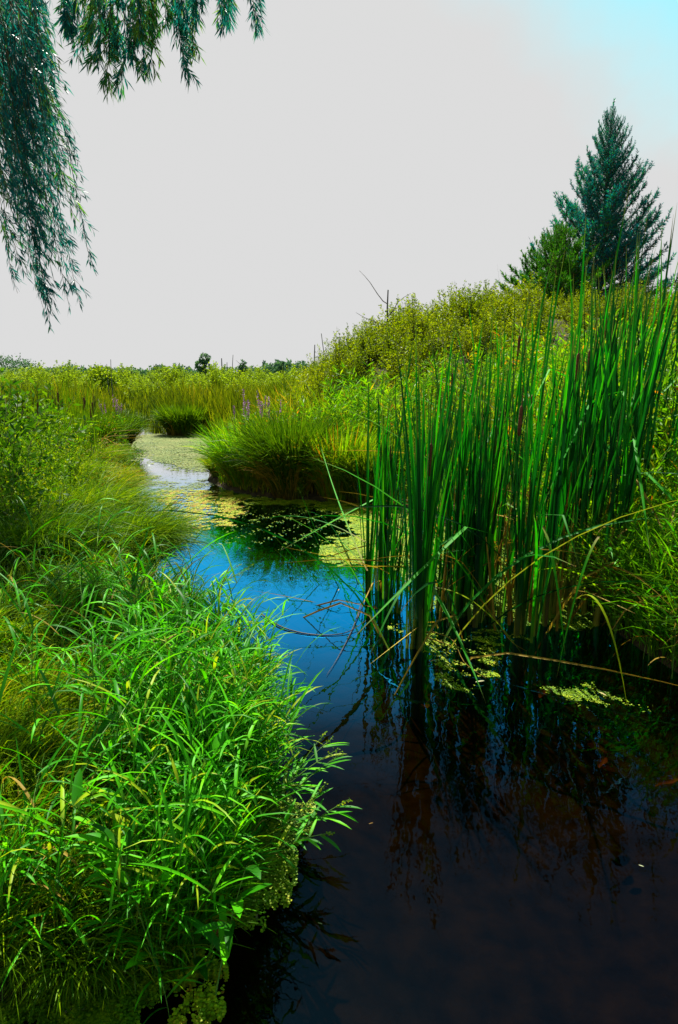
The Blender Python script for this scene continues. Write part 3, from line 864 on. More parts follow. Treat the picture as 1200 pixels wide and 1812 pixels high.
def sheath_mesh():
    z = np.array([-.1, 0, .15, .35, .6]); 
    C = np.stack([.01 * rng.normal(size=5) * z, .01 * rng.normal(size=5), z], -1)[None]; C[:, :, 1] *= z
    return Geo().add(*tubes(C, np.array([[.026, .025, .021, .015, .007]]), 7)).mesh('sheath', M['sheath'], True)
sheaths = [sheath_mesh() for _ in range(3)]
C = np.array([[(0, 0, 0), (0, 0, .5), (0.01, 0, 1.0)]], float)
stalk_me = Geo().add(*tubes(C, np.array([[.006, .005, .004]]), 5)).mesh('stalk', M['greenstem'], True)
zz = np.array([0, .004, .02, .10, .18, .196, .20, .201, .33]); rr = np.array([.003, .008, .0125, .013, .0125, .008, .004, .003, .0015])
C = np.stack([0 * zz, 0 * zz, zz], -1)[None]
spike_me = Geo().add(*tubes(C, rr[None], 9)).mesh('seed_head', M['spike'], True)

def cattail(x, y, h, nl, label, lean_az=0.0, lean=0.0, group='cattails in the tall reed stand', z=None, seed=False, bent=0, arch=0, dry=0, wid=1.0, sheath=True, olive=False):
    zz_ = min(0.02, float(gz(np.array([x]), np.array([y]))[0])) if z is None else z
    t = thing('cattail', label, 'cattail', (x, y, zz_), group=group, rot=(-lean * sin(lean_az), lean * cos(lean_az), 0))
    if sheath:
        link('sheath', sheaths[rng.integers(3)], t, (0, 0, 0), U(0, 6), (wid, wid, U(.7, 1.1) * h / 2))
    base_a = U(0, 6.28)
    for j in range(nl):
        L = h * (1 - .05 * j) * U(.85, 1.06)
        a = base_a + (j % 2) * pi + rng.normal() * .6
        me = cat_olive[rng.integers(5)] if olive else cat_leaf[rng.integers(len(cat_leaf))]
        if j < bent: me = cat_bent[rng.integers(4)]; L *= .9
        elif j < bent + arch: me = cat_arch[rng.integers(4)]; L *= .8
        w_ = h * wid * U(.85, 1.2) / 1.0
        link('leaf', me, t, (.012 * cos(a), .012 * sin(a), .04), a, (w_, w_, L))
    for j in range(dry):
        me = cat_dry[rng.integers(5)]
        link('leaf', me, t, (.02 * rng.normal(), .02 * rng.normal(), 0), U(0, 6.28), (h, h, h * U(.35, .7)))
    if seed:
        a = U(0, .05)
        s = link('stalk', stalk_me, t, (0, 0, 0), scale=(1, 1, h * .68))
        link('seed_head', spike_me, t, (0.01 * h * .68, 0, h * .68), scale=(1, 1, 1))
    return t

# the stand: base pixel, height
def stand(n, pxr, pyr, hfun, nl, labels, seeds=.12, bent=.25, mind=.06, drand=(0, 2), wid=1.0, lean=.06):
    made = 0; pts = []
    for _ in range(n * 30):
        if made >= n: break
        px = U(*pxr); py = U(*pyr)
        x, y = W(px, py)
        if any((x - a) ** 2 + (y - b) ** 2 < mind ** 2 for a, b in pts): continue
        if sn(np.array(x), np.array(y), .9, 4) < -.45: continue
        pts.append((x, y))
        sd_ = U(0, 1) < seeds; bt = int(U(0, 1) < bent); ar = int(U(0, 1) < .22)
        f = 'brown seed head' if sd_ else 'snapped over leaf' if bt else 'arching outer leaf' if ar else 'straight upright leaves'
        h = hfun(px, py) * U(.88, 1.08)
        cattail(x, y, h, int(U(*nl)), labels.format(f=f), U(-.5, .9), abs(rng.normal()) * lean, seed=sd_, bent=bt, arch=ar, dry=int(U(*drand)), wid=wid)
        made += 1
hf = lambda px, py: float(np.interp(px, [630, 760, 860, 1000, 1100], [2.25, 2.5, 2.6, 2.85, 3.0]))
# clumps in the front of the stand
def clump(px, py, n, r, h, lab, **kw):
    for j in range(n):
        x, y = W(px, py)
        a = U(0, 6.28); q = r * U(0, 1) ** .5
        f = kw.get('f', 'upright')
        kind_ = ('with a brown seed head ' if (j == n - 1 and n > 5) else 'with a snapped leaf ' if j == 1 else 'with an arching outer leaf ' if j % 3 == 0 else 'with straight leaves ')
        cattail(x + q * cos(a), y + abs(q * sin(a)) * 1.2, h * U(.85, 1.08), int(U(5, 8)), lab.replace('cattail ', 'cattail ' + kind_, 1), U(-.6, .9), abs(rng.normal()) * .04,
                bent=int(j == 1), arch=int(j % 3 == 0), wid=.92, seed=(j == n - 1 and n > 5), dry=int(U(0, 2)))
clump(737, 1150, 8, .07, 2.6, 'cattail in the bright clump furthest out in the dark water')
clump(668, 1045, 9, .09, 2.35, 'cattail in the clump nearest the open pool')
clump(700, 1085, 4, .08, 1.8, 'slender cattail between the two front clumps')
clump(838, 1110, 6, .20, 2.55, 'cattail in the middle clump over black water')
clump(928, 1128, 5, .10, 2.5, 'cattail beside the dry stalks at the front')
clump(790, 1095, 6, .14, 2.6, 'cattail just behind the bright front clump')
stand(28, (665, 1000), (985, 1105), hf, (4, 7), 'cattail with {f} in the middle of the stand', mind=.09)
stand(20, (760, 1120), (930, 1040), lambda px, py: hf(px, py) * 1.0, (4, 6), 'cattail with {f} at the back of the stand near the bank', mind=.10)
stand(22, (950, 1110), (1050, 1110), lambda px, py: 2.6, (4, 6), 'tall cattail with {f} where the stand meets the weedy bank', mind=.08)
# tall leaning ones at the picture edge
for j in range(26):
    px = U(1000, 1290); y = U(5.2, 7.6)
    x = (px - 600) / 1224 * y
    dd = sdist([x], [y])[0]
    zg = float(gz(np.array([x]), np.array([y]), np.array([dd]))[0])
    sd_, bt = U(0, 1) < .12, int(U(0, 1) < .3)
    cattail(x, y, U(2.35, 2.8), int(U(4, 7)), ('tall cattail ' + ('with brown seed head ' if sd_ else 'with a snapped leaf ' if bt else 'with straight leaves ') + 'leaning over the weeds ' +
            ('under the short spruce' if px < 1060 else 'under the tall spruce' if px < 1150 else 'at the picture edge')), U(-.4, .4), U(.02, .14),
            group='cattails on the weedy bank', z=zg, seed=sd_, bent=bt, dry=int(U(0, 2)))
# thin young reeds and the long arching blades out over the pool
for px, py, h, az, ln in ((648, 1040, 1.5, pi, .42), (655, 1035, 1.25, pi, .75), (1010, 1070, 1.9, .15, .75), (1030, 1060, 2.0, .1, .85), (1000, 1080, 1.8, .2, .62), (1045, 1085, 1.7, .1, .92), (1020, 1090, 1.7, .1, .8)):
    x, y = W(px, py)
    cattail(x, y, h, 2, 'cattail slanting low out of the stand with narrow stiff leaves', az, ln, group='slanting cattails', sheath=False, wid=.8)

# dry stalks in the base of the stand
for j in range(46):
    px = U(770, 1010); py = U(1000, 1118)
    x, y = W(px, py)
    t = thing('dry_reed_stalk', 'tan dead reed stalk among the cattail bases above the duckweed', 'reed stalk', (x, y, -.03), group='dead reed stalks in the stand',
              rot=(rng.normal() * .08, rng.normal() * .10, 0))
    link('stalk', sheaths[j % 3] if False else Geo().add(*tubes(np.array([[(0, 0, 0), (.01, 0, .3), (.02, 0.01, U(.5, 1.1))]]), np.array([[.011, .009, .004]]), 5)).mesh('stalk', M['drycattail'], True), t)
    link('leaf', cat_dry[j % 5], t, (0, 0, .2), U(0, 6), (1.2, 1.2, U(.4, .8)))

# ------------------------------------------------------------------ reeds on the other side
hl = lambda: None
for j in range(80):
    px = U(60, 225); y = U(9.5, 14)
    x = (px - 600) / 1224 * y
    dd = sdist([x], [y])[0]
    if dd < .1: continue
    cattail(x, y, U(1.3, 1.65), int(U(4, 6)), 'thin olive cattail ' + ('behind the leafy bushes' if px < 110 else 'midway along the grassy bank' if px < 165 else 'next to the far pool') + (', nearer row' if y < 11.5 else ', farther row'), U(-1, 1), U(0, .12), group='thin cattails on the grassy bank',
            z=float(gz(np.array([x]), np.array([y]))[0]), seed=U(0, 1) < .3, dry=2, wid=.9, sheath=False, olive=True)
gold = [weed_meshes(M['goldenrod'], 20, 1.0, .045, .35, 70, r=.14) for _ in range(3)]
k = 0
for px, py, y, s in ((20, 760, 7.2, .95), (60, 760, 7.6, 1.0), (100, 770, 8.0, .95), (40, 800, 6.5, .8), (85, 800, 7.0, .75), (5, 800, 6.3, .9), (120, 760, 9.0, .9), (-20, 760, 6.8, 1.0), (70, 760, 8.6, 1.1), (30, 760, 8.6, 1.2), (55, 0, 5.9, .8), (95, 0, 6.4, .8), (135, 0, 8.0, .75), (25, 0, 5.6, .75), (160, 0, 9.5, .8), (110, 0, 7.2, .8), (70, 0, 6.9, .95)):
    x = (px - 600) / 1224 * y
    place(gold[k % 3], 'goldenrod', ['pale yellow green feathery weed in front of the reeds', 'feathery yellow plume of weed beside the dark bush', 'goldenrod in bud with fine leaves on the near bank'][k % 3], 'weed', x, y, s, 'feathery goldenrod on the near bank', tilt=.1)
    k += 1
bush = [shrub_meshes(M['shrubdark'], 46, 1.0, .8, 30, .085, .35, t0=.15) for _ in range(3)]
for j, (px, y, s) in enumerate(((0, 8.5, 1.5), (40, 9.5, 1.45), (-40, 7.0, 1.3), (15, 6.2, 1.0), (-25, 5.4, .8), (75, 10.5, 1.3), (215, 13.5, .75), (222, 14.5, .7))):
    x = (px - 600) / 1224 * y
    place(bush[j % 3], 'leafy_bush', ['tall leafy bush at the edge of the bank with pointed leaves', 'leafy bush reaching the sky line', 'dark leafy bush in front of taller ones',
          'low dark bush with black hollows', 'dark bush by the grass', 'bush behind the goldenrod', 'small dense green bush at the edge of the far pool', 'little dark bush overhanging the far pool'][j], 'bush', x, y, s, 'leafy bushes on the near bank', tilt=.08)

# ------------------------------------------------------------------ near bank grass
# long fine grass combed towards the water
x, y, d = scatter(100000, 1.6, 14, 1.0, xhi=0.3, margin=0.4)
k = (d > -.0) & (x < .1)
x, y, d = x[k], y[k], d[k]
n = len(x)
az = rng.normal(size=n) * 1.0 + 0.1 + 1.2 * sn(x, y, 2.5, 31)
hh = np.where(y > 4.6, 1.25, .55) * (.75 + .35 * sn(x, y, 1.3, 12))
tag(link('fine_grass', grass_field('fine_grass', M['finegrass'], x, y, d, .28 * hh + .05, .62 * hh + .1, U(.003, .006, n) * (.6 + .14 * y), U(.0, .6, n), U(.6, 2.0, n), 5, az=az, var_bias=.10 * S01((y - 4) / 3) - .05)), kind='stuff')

# drooping tussocks of fine grass at the water edge
def soft_tussock(px, py, w_m, h_m, label, n, var=0.0):
    x0, y0 = W(px, py, .15)
    z0 = float(gz(np.array([x0]), np.array([y0]))[0])
    t = thing('grass_tussock', label, 'tussock', (x0, y0, z0), group='soft grass tussocks on the near bank')
    r = np.sqrt(U(0, 1, n)) * w_m * .3; a = U(0, 2 * pi, n)
    P = np.stack([r * np.cos(a), r * np.sin(a), .05 * h_m * np.ones(n) - .05], -1)
    az = a * 1.0 + rng.normal(size=n) * .6
    sel = U(0, 1, n) < .5
    az = np.where(sel, rng.normal(size=n) * .9 - .5, az)
    V_, Q_, A_, T_ = blades(P, az, h_m * U(.9, 1.7, n), U(.0035, .0075, n), U(.05, .5, n), U(1.0, 2.3, n), 6, 0, np.clip(U(0, 1, n) * .8 + var, 0, 1), U(-1, 1, n))
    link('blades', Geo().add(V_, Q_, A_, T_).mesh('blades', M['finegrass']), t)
    return t
soft_tussock(205, 1000, 1.05, .52, 'big rounded tussock of fine dark green grass hanging over the blue water', 6500, -.05)
soft_tussock(140, 960, 1.2, .55, 'mound of fine grass beside the big hanging tussock', 4500, .05)
soft_tussock(165, 885, 1.3, .42, 'bright fine grass tussock in front of the reed stalks', 4500, .2)
soft_tussock(100, 890, 1.3, .5, 'yellow green fine grass tussock beneath the goldenrod', 4000, .18)
soft_tussock(60, 1040, 1.0, .5, 'dark soft tussock at the picture edge below the bushes', 3500, -.15)
soft_tussock(60, 1150, .8, .34, 'flattened tussock of dull olive grass', 3000, -.15)
soft_tussock(60, 1480, .5, .22, 'low mat of dull fine grass beside the tall bright grass', 2600, -.05)
soft_tussock(100, 1560, .45, .18, 'matted brownish grass low on the near bank', 2200, .1)
for px_, py_, w_, h_, v_ in ((120, 1260, .7, .26, .0), (40, 1330, .6, .24, .1), (160, 1400, .5, .2, -.1), (20, 1420, .5, .22, .05), (130, 1480, .45, .18, .12), (50, 1610, .4, .16, .0),
                           (150, 1630, .4, .16, .1), (240, 1560, .4, .16, -.05), (190, 1120, .7, .28, .1), (110, 1070, .8, .32, -.1), (240, 1080, .7, .3, .05), (-20, 1220, .7, .3, -.05), (0, 1520, .5, .2, .05)):
    soft_tussock(px_, py_, w_, h_, 'small tussock of ' + ('olive brown' if v_ > .08 else 'dark green' if v_ < 0 else 'olive') + ' fine grass ' +
                 ('below the bushes' if py_ < 1150 else 'in the middle of the matted strip' if py_ < 1350 else 'beside the shaded hollow' if py_ < 1500 else 'near the curled brown leaf'), 1500, v_)
soft_tussock(165, 830, 1.2, .42, 'pale fine grass tussock leaning into the duckweed pool', 3200, .2)

x, y, d = scatter(9000, 1.6, 6.0, 1.0, xhi=-.2, margin=0.12)
k = (d > .35)
x, y, d = x[k], y[k], d[k]
n = len(x)
tag(link('dry_thatch', grass_field('dry_thatch', M['drycattail'], x, y, d, .12, .38, U(.003, .007, n), U(.3, 1.3, n), U(.3, 1.6, n), 5)), kind='stuff')
# broad leaved grass plants
def grass_leaf(L, w, lean, bend):
    return Geo().add(*blades(np.zeros((1, 3)), np.zeros(1), np.array([L]), np.array([w]), np.array([lean]), np.array([bend]), 7, .3, np.array([U(.1, .9)]), np.array([U(-.6, .6)]), belly=.35)).mesh('leaf', M['reedgrass'])
gl_dry = [grass_leaf(U(.20, .30), U(.008, .012), U(.5, 1.0), U(.8, 1.8)) for _ in range(4)]
for m_d in gl_dry:
    m_d.materials.clear(); m_d.materials.append(M['drycattail'])
gl = [grass_leaf(U(.17, .31), U(.008, .0135), U(.45, .95), U(.3, 1.5)) for _ in range(16)]
def stem_curve(h, th1):
    return shoots(np.zeros((1, 3)), np.zeros(1), np.array([.03]), np.array([th1]), np.array([h]), 6)
stems = []
for _ in range(8):
    h = U(.34, .68)
    Cc = stem_curve(h, U(.1, .75))
    stems.append((Cc[0], Geo().add(*tubes(Cc, np.linspace(.0028, .0012, 6)[None], 4)).mesh('stem', M['greenstem'], True)))
def grass_plant(x, y, z, az, s, label, group):
    Cc, me = stems[rng.integers(8)]
    t = thing('grass_plant', label, 'grass', (x, y, z), group=group, rot=(0, 0, az), scale=s)
    link('stem', me, t)
    nl_ = rng.integers(5, 8)
    a = U(0, 6.28)
    for j in range(nl_):
        f = .18 + .82 * (j + .5 * U(0, 1)) / nl_
        q = f * 5; i0 = min(int(q), 4); p = Cc[i0] * (1 - q + i0) + Cc[i0 + 1] * (q - i0)
        a += pi + rng.normal() * .6
        sc = (1.1 - .35 * abs(f - .6)) * U(.8, 1.15)
        link('leaf', gl[rng.integers(16)] if U(0, 1) > .06 else gl_dry[rng.integers(4)], t, tuple(p), rot=(0, -.35 * f * f * 0, a), scale=sc)
    return t
k = 0; pts = []
zones = (('broad bladed grass plant hanging over the dark water near the camera', 'bright broad grass along the water edge'),
         ('bright green broad bladed grass plant on the sunlit bank', 'broad bladed grass on the sunlit bank'),
         ('broad bladed grass plant rising from the dull matted grass', 'broad bladed grass in the matted grass'))
cand = []
for _ in range(9000):
    y = 1.55 + 4.6 * U(0, 1) ** 1.3; px = U(-40, 520)
    x = (px - 600) / 1224 * (y * 1.02 + .3)
    cand.append((x, y, px))
cand = np.array(cand)
cdist = sdist(cand[:, 0], cand[:, 1])
cz = gz(cand[:, 0], cand[:, 1], cdist)
near_stuff = []
for (x, y, px), dd, zg in zip(cand, cdist, cz):
    if dd < -.02: continue
    strip = float(np.interp(px + (y - 2.2) * 18, [0, 180, 270, 350], [.01, .06, .5, 1.0]))
    if y < 2.0: strip = max(strip, .12)
    if 3.0 < y < 4.6: strip = max(strip, .10)
    cl_ = float(sn(np.array(x), np.array(y), .55, 55))
    dens = strip * (1.0 if dd < .9 else .7) * (1.0 if cl_ > -.1 else .12)
    if y > 4.4: dens *= .35
    if y > 3.5 and dd < .28: dens *= .12
    if y > 5.2: dens *= .3
    if U(0, 1) > dens: continue
    zi = 0 if dd < .2 else 1 if dd < .9 else 2
    toward = rng.normal() * .9 - .1 if dd < .6 else U(0, 6.28)
    if k < 290 and (len(pts) == 0 or min((x - a) ** 2 + (y - b) ** 2 for a, b in pts[-290:]) > .0035):
        pts.append((x, y))
        s = U(.75, 1.15) * (.75 if dd < .12 else 1.0) * (.62 if dd > 1.1 else 1)
        where = ('by the bottom duckweed' if y < 2.0 else 'level with the smartweed spike' if y < 2.7 else 'facing the small duckweed patch' if y < 3.3 else
                 'across from the front cattails' if y < 4.3 else 'by the blue water')
        side = ', at the edge' if dd < .2 else ', a step back' if dd < .55 else ', well back' if dd < 1.0 else ', in matted grass'
        tall = 'tall ' if s > 1.0 else 'short ' if s < .7 else ''
        grass_plant(x, y, zg - .02, toward, s, tall + 'broad bladed grass ' + where + side, 'broad bladed grass plants on the near bank')
        k += 1
    else:
        near_stuff.append((x, y, zg, toward, dd))
# the rest of the same grass in one mass
for px, py in ((20, 1700), (90, 1730), (150, 1700), (230, 1720), (270, 1690), (330, 1700), (360, 1740), (300, 1790), (10, 1640), (60, 1660), (345, 1650), (390, 1620), (180, 1650), (120, 1610), (240, 1760)):
    x, y = W(px, py, .02)
    grass_plant(x, y, max(0, float(gz(np.array([x]), np.array([y]))[0])) - .02, U(0, 6.28), U(.5, .8), 'short broad bladed grass leaning over the bottom corner duckweed', 'broad bladed grass plants on the near bank')
ns = np.array(near_stuff)[:1700]
g = Geo()
n = len(ns)
B = np.stack([ns[:, 0], ns[:, 1], ns[:, 2] - .02], -1)
Hs = U(.20, .66, n) * np.where(ns[:, 4] > 1.1, .6, 1)
C = shoots(B, ns[:, 3], np.full(n, .05), U(.1, .8, n), Hs, 6)
g.add(*tubes(C, np.broadcast_to(np.linspace(.0026, .0011, 6), C.shape[:2]), 3))
P, T, t, i = along(C, 6, .12, 1)
m_ = len(P)
V_, Q_, A_, T_ = blades(P, U(0, 6.28, m_), U(.12, .27, m_), U(.006, .012, m_), U(.4, 1.0, m_), U(.3, 1.6, m_), 5, .3, None, U(-.6, .6, m_), belly=.35)
g.add(V_, Q_, A_, T_)
tag(link('broad_grass', g.mesh('broad_grass', M['reedgrass'])), kind='stuff')
print('grass mass', n)

# right bank: the same grass spilling over the water
for j in range(80):
    px = U(985, 1290); py = U(1075, 1225)
    x, y = W(px, py)
    dd = sdist([x], [y])[0]
    if dd < -.10: continue
    grass_plant(x, y, max(0.0, float(gz(np.array([x]), np.array([y]))[0]) - .02), pi + rng.normal() * .9 + .7, U(1.0, 1.5), 'bright narrow leaved grass plant spilling over black water below the weeds', 'grass plants at the foot of the weedy bank')

# leafy herbs in the near grass
def herb_meshes():
    n = 3
    C = shoots(rng.normal(size=(n, 3)) * np.array([.03, .03, 0]), U(0, 6.28, n), U(0, .3, n), U(.2, .9, n), U(.35, .55, n), 8)
    st = Geo().add(*tubes(C, np.broadcast_to(np.linspace(.003, .0012, 8), C.shape[:2]), 4)).mesh('stem', M['greenstem'], True)
    P, T, t, i = along(C, 8, .2, 1)
    az = U(0, 6.28, len(P))
    lf = Geo().add(*blades(P, az, U(.09, .15, len(P)), U(.022, .032, len(P)), U(.7, 1.1, len(P)), U(.2, 1.0, len(P)), 5, .3, None, U(-.3, .3, len(P)), belly=.4)).mesh('leaves', M['reedgrass'])
    P, T, t, i = along(C, 16, .92, 1.0)
    return lf, st
hm = [herb_meshes() for _ in range(3)]
for j, (px, py, lab) in enumerate(((300, 1180, 'broad leaved herb rising in the middle of the sunlit grass'), (380, 1180, 'broad leaved herb leaning over the bright grass edge'),
                         (230, 1480, 'dark broad leaved herb in the shaded hollow of the near grass'), (350, 1690, 'broad leaved herb standing in duckweed at the bottom of the bank'),
                         (250, 1600, 'small herb beside a curled brown leaf'), (440, 1330, 'herb among the overhanging grass at its brightest part'))):
    x, y = W(px, py, .1)
    place(hm[j % 3], 'water_pepper', lab, 'herb', x, y, U(.85, 1.15), 'broad leaved herbs in the near grass', parts=('leaves', 'stem'))
# flowering smartweed reaching out over the water
def smartweed(px, py, az, label, L=.55):
    x, y = W(px, py, .12)
    t = thing('smartweed', label, 'herb', (x, y, .08), rz=az, group='smartweed leaning over the water')
    n = 4
    C = shoots(rng.normal(size=(n, 3)) * .02, rng.normal(size=n) * .35, np.full(n, .75), U(1.0, 1.35, n), L * U(.7, 1.05, n), 9)
    link('stem', Geo().add(*tubes(C, np.broadcast_to(np.linspace(.0026, .0010, 9), C.shape[:2]), 4)).mesh('stem', M['greenstem'], True), t)
    P, T, tt, i = along(C, 7, .2, .85)
    az_ = np.where(U(0, 1, len(P)) < .5, 1, -1) * U(.3, 1.2, len(P))
    link('leaves', Geo().add(*blades(P, az_, U(.08, .14, len(P)), U(.010, .015, len(P)), U(1.0, 1.5, len(P)), U(.1, .6, len(P)), 5, .3)).mesh('leaves', M['reedgrass']), t)
    P, T, tt, i = along(C, 22, .86, 1.0)
    tag(link('flower_buds', Geo().add(*leaves(P + rng.normal(size=P.shape) * .003, rng.normal(size=P.shape), .008, .006)).mesh('flower_buds', M['goldenrod']), t), kind='stuff')
smartweed(478, 1425, .55, 'smartweed sprig with a thin budded spike reaching furthest over the dark water', .42)
smartweed(470, 1500, .1, 'low smartweed sprig above the duckweed edge', .4)
smartweed(330, 1070, .2, 'smartweed sprig trailing towards the blue water', .7)

# ------------------------------------------------------------------ duckweed
def duck_patch(label, polys_px, n, cover, mat, zj=.003, rk=0.0013, rmin=.0035, seed=0, soft=.10, var=0.0, nscale=.5):
    poly = np.array([W(*p) for p in polys_px])
    lo, hi = poly.min(0), poly.max(0)
    x = U(lo[0], hi[0], n); y = U(lo[1], hi[1], n)
    d = sdist(x, y, poly)
    d = d + np.minimum(.022 * y, .3) * (sn(x, y, .75, 90 + seed) + .6 * sn(x, y, .22, 91 + seed))
    f = sn(x, y, nscale, 40 + seed) + .6 * sn(x, y, nscale * .3, 41 + seed) + .35 * sn(x, y, nscale * .1, 42 + seed)
    k = (d < 0) & (f < cover + 1.2 * S01(-d / soft) - 1.1 + .25 * U(-1, 1, n))
    x, y, f = x[k], y[k], f[k]
    if len(x) == 0: return
    n = len(x)
    r = np.maximum(rmin, rk * y) * U(.6, 1.25, n)
    a0 = U(0, 6.28, n)
    z = .004 + U(0, 1, n) ** 2 * zj * (1.2 + f.clip(-1, 1))
    ang = a0[:, None] + np.arange(6)[None] * pi / 3
    rr_ = r[:, None] * U(.75, 1.15, (n, 6))
    V_ = np.stack([x[:, None] + rr_ * np.cos(ang), y[:, None] + rr_ * np.sin(ang), z[:, None] + U(-.0008, .002, (n, 6))], -1).reshape(-1, 3)
    b = (np.arange(n) * 6)[:, None]
    Q_ = np.concatenate([b + np.array([[0, 1, 2, 3]]), b + np.array([[0, 3, 4, 5]])])
    va = np.repeat(np.clip(.15 + .55 * U(0, 1, n) + .22 * sn(x, y, nscale * .7, 77 + seed) + var, 0, 1), 6)
    tag(link('duckweed', Geo().add(V_, Q_, va).mesh('duckweed', mat)), label, kind='stuff')
duck_patch('far mat', [(215, 772), (290, 768), (378, 773), (392, 800), (375, 830), (330, 838), (312, 822), (250, 814), (222, 818), (208, 800)], 42000, 1.6, M['pondscum'], rk=.0016, seed=1, nscale=2.5, soft=.4)
duck_patch('speckled mat', [(262, 872), (330, 866), (400, 868), (450, 880), (440, 905), (400, 935), (330, 948), (290, 935), (275, 905)], 30000, .05, M['duckweed'], rk=.0013, seed=2, nscale=.45, var=.3)
duck_patch('thin film', [(230, 830), (300, 850), (360, 850), (400, 868), (330, 880), (260, 878), (238, 850)], 16000, -.05, M['pondscum'], rk=.0013, seed=3, nscale=.7)
duck_patch('bank edge strip', [(395, 866), (450, 878), (560, 884), (650, 888), (655, 908), (600, 915), (560, 900), (500, 896), (440, 893)], 26000, .9, M['duckweed'], rk=.0013, seed=4, nscale=.35, var=.2, soft=.35)
duck_patch('golden mat beside the reeds', [(600, 905), (660, 890), (760, 925), (760, 1000), (700, 1010), (650, 1000), (610, 998), (565, 982), (575, 965), (625, 940)], 52000, 1.5, M['duckweed'], rk=.0012, seed=5, nscale=.5, soft=.45, var=.08)
duck_patch('mat behind the stand', [(700, 985), (760, 925), (900, 975), (1000, 1050), (1085, 1118), (1010, 1120), (900, 1098), (800, 1085), (720, 1040)], 60000, 1.3, M['duckweed'], rk=.0012, seed=6, nscale=.6)
duck_patch('bits by the front clump', [(690, 1095), (780, 1110), (900, 1115), (960, 1135), (900, 1150), (860, 1240), (770, 1220), (740, 1165), (690, 1130)], 24000, -.30, M['duckweed'], rk=.0011, seed=7, nscale=.35)
duck_patch('patch at the weedy bank', [(970, 1240), (985, 1212), (1040, 1208), (1100, 1225), (1200, 1245), (1300, 1290), (1200, 1272), (1080, 1252), (1020, 1256)], 14000, .05, M['duckweed'], rk=.0011, seed=8, nscale=.35)
duck_patch('edge of the near grass', [(440, 1430), (500, 1400), (560, 1440), (555, 1500), (520, 1540), (510, 1600), (470, 1650), (400, 1640), (420, 1520)], 16000, 1.15, M['duckweed'], rk=.0011, rmin=.0045, seed=9, nscale=.25, soft=.08, var=.05, zj=.03)
duck_patch('bottom edge', [(330, 1660), (400, 1660), (410, 1720), (405, 1780), (380, 1860), (300, 1860), (310, 1740)], 16000, .85, M['duckweed'], rk=.0011, rmin=.0045, seed=10, nscale=.2, soft=.08, var=.1, zj=.03)
duck_patch('bottom corner', [(-80, 1700), (120, 1700), (260, 1700), (330, 1720), (250, 1790), (230, 1860), (-80, 1860)], 34000, 1.1, M['duckweed'], rk=.0011, rmin=.0040, seed=11, nscale=.3, soft=.08, var=-.1, zj=.02)
duck_patch('loose bits on the dark pool', [(430, 890), (650, 895), (660, 1010), (560, 990), (400, 960), (350, 940)], 9000, -.75, M['duckweed'], rk=.0012, seed=13, nscale=.3)
duck_patch('far strips', [(195, 727), (240, 735), (262, 745), (250, 757), (225, 752), (195, 741)], 6000, .1, M['pondscum'], rk=.0016, seed=12, nscale=2.0, soft=.3)

# ------------------------------------------------------------------ small things on the water
def flat_leaf(L, w):
    return Geo().add(*blades(np.zeros((1, 3)), np.zeros(1), np.array([L]), np.array([w]), np.array([1.45]), np.array([.15]), 6, .4, np.array([U(0, 1)]), np.array([.1]), belly=.45)).mesh('leaf', M['deadleaf'])
fl = [flat_leaf(U(.05, .09), U(.010, .018)) for _ in range(6)]
for j, (px, py, lab) in enumerate(((165, 1750, 'pale curled dead leaf on the duckweed, upright'), (80, 1770, 'long straw coloured leaf lying on the corner duckweed'), (150, 1790, 'small tan leaf on the corner duckweed'),
                     (290, 1680, 'white and orange dead leaf at the duckweed edge'), (275, 1745, 'pale petal like leaf on the water'), (455, 1620, 'grey curled willow leaf on the water beside the grass'),
                     (570, 1640, 'tiny pale leaf on open dark water'), (660, 1460, 'small leaf drifting midstream on dark water'),
                     (1130, 1535, 'yellow fleck of leaf on the black water'), (1060, 1228, 'white sliver of leaf beside the small duckweed patch'),
                     (775, 1170, 'pale leaf floating by the front cattail clump'), (780, 1192, 'cream leaf floating among scattered duckweed'), (842, 1210, 'light leaf floating at the tip of the arching blade'),
                     (443, 973, 'tan leaf floating on the blue water'), (392, 965, 'pale leaf floating near the hanging tussock'), (600, 1045, 'small leaf floating beside the reed stand'))):
    x, y = W(px, py)
    L_ = tag(link('floating_leaf', fl[j % 6], None, (x, y, .010), U(0, 6.28), (.22, .22, .22) if py > 1400 and px > 500 else U(.6, .9)), lab, 'leaf', 'dead leaves on the water')
# curled brown dead leaves in the near grass
def curl():
    s = np.linspace(0, 1, 7); u = np.linspace(-1, 1, 6)
    S_, U_ = np.meshgrid(s, u, indexing='ij')
    w_ = .028 * np.sin(pi * (S_ * .9 + .05)) ** .7
    ang = U_ * 1.5
    V_ = np.stack([S_ * .10, w_ * np.sin(ang) + .004 * np.sin(S_ * 9), w_ * (1 - np.cos(ang)) + .03 * S_ ** 2], -1).reshape(-1, 3)
    i_ = (np.arange(6)[:, None] * 6 + np.arange(5)[None]).ravel()
    return Geo().add(V_, np.stack([i_, i_ + 1, i_ + 7, i_ + 6], -1), U(0, .25)).mesh('curled_leaf', M['deadleaf'], True)
cl = [curl() for _ in range(2)]
for j, (px, py, z, lab, s) in enumerate(((208, 1600, .17, 'curled rust brown dead leaf standing in the near grass', 1.0), (378, 1668, .05, 'dark brown dead leaf at the water edge under the grass', 1.0),
                             (175, 1395, .22, 'orange tinted dead leaf caught in the near grass', .5), (130, 1650, .14, 'little brown curled leaf in matted grass', .6))):
    x, y = W(px, py, z)
    tag(link('curled_leaf', cl[j % 2], None, (x, y, max(z, .02)), scale=s, rot=(.3, -.9, U(0, 6))), lab, 'leaf')
